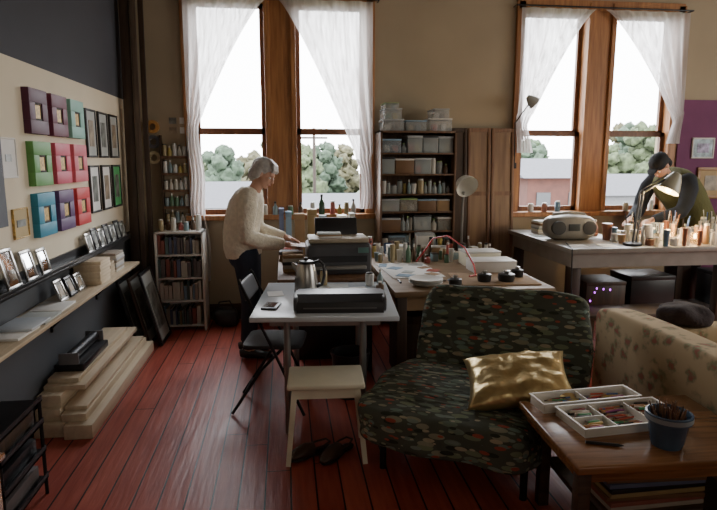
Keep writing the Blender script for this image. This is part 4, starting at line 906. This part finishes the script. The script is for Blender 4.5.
J2=dict(torso=tor2,neck=[(.16,0,1.43),(.21,0,1.48),(.25,0,1.52)],head=(.29,0,1.555),hR=hR2,arm=arms2,leg=legs2,fdir=(1,0,0),
  hand=[((.485,.125,1.045),(.85,-.2,-.35),(0,-.3,-1),-1,.4),((.485,-.125,1.035),(.85,.2,-.35),(0,.3,-1),1,.4)])
navy=mat('navy_cotton',(.014,.018,.026),.9);
person((3.86,5.32,0),D(-165),'person in olive vest, dark sleeves and cap bending over workbench',J2,.007,navy,black,mat('black_cap',(.010,.010,.012),.8),cap2,1.,black,.90,'shirt',mat('olive_vest',(.10,.095,.03),.9,bump=.4))
# ------------------------------------------------------------ lights / world / camera
w=bpy.data.worlds.new('World');scene.world=w;w.use_nodes=True
nt=w.node_tree;bg=nt.nodes['Background']
tc=nt.nodes.new('ShaderNodeTexCoord');sp=nt.nodes.new('ShaderNodeSeparateXYZ');rr=nt.nodes.new('ShaderNodeValToRGB')
nt.links.new(tc.outputs['Generated'],sp.inputs[0]);nt.links.new(sp.outputs['Z'],rr.inputs['Fac']);nt.links.new(rr.outputs[0],bg.inputs[0])
rr.color_ramp.elements[0].color=(.98,.98,1,1);rr.color_ramp.elements[1].color=(.88,.94,1,1)
bg.inputs[1].default_value=15.
def area(name,loc,rot,sx,sy,power,col,portal=False):
    l=bpy.data.lights.new(name,'AREA');l.shape='RECTANGLE';l.size=sx;l.size_y=sy;l.energy=power;l.color=col
    if portal:
        l.cycles.is_portal=True
    o=bpy.data.objects.new(name,l);COL.objects.link(o);o.location=loc;o.rotation_euler=rot;return o
for i,(x0,x1) in enumerate(WX): area('window_portal',((x0+x1)/2,YB+.28,(WZ[0]+WZ[1])/2),(D(-90),0,0),x1-x0,WZ[1]-WZ[0],1,(1,1,1),True)
# unseen slab added to keep direct sky out of the side opening
b=B();b.bb(XR+1.6,XR+2.0,-4,7,-6,6.5);b.done('sky_blocker',mat('sky_blocker_dark',(.035,.018,.013),.9,var=.2,scale=3),label='unseen dark slab added to block sky light',cat='building')
area('side_fill_light',(XR+.1,2.2,2.0),(0,D(90),0),1.9,4.2,150,(1,.96,.88))  # added fill light, placed in the unseen side opening
area('rear_fill_light',(1.5,YF+.1,2.2),(D(90),0,0),2.5,1.6,16,(1,.93,.82))  # added weak fill from behind the camera; that wall has no window
def pt(name,loc,p,col,r=.03):
    l=bpy.data.lights.new(name,'POINT');l.energy=p;l.color=col;l.shadow_soft_size=r;o=bpy.data.objects.new(name,l);COL.objects.link(o);o.location=loc
pt('lamp_bulb_light',(3.18,4.52,1.31),14,(1,.72,.40));pt('jar_glow_light',(3.29,4.62,1.07),4,(1,.64,.30),.02);pt('jar_glow_light',(3.46,4.52,1.07),3,(1,.64,.30),.02)  # the points over the jars are added for warm glow
cam=bpy.data.cameras.new('Camera');co=bpy.data.objects.new('Camera',cam);COL.objects.link(co)
cam.sensor_width=36;cam.lens=36*581/717;cam.clip_end=500
co.location=(0,0,1.6);co.rotation_euler=(D(90-9.215),0,D(-7.161));scene.camera=co
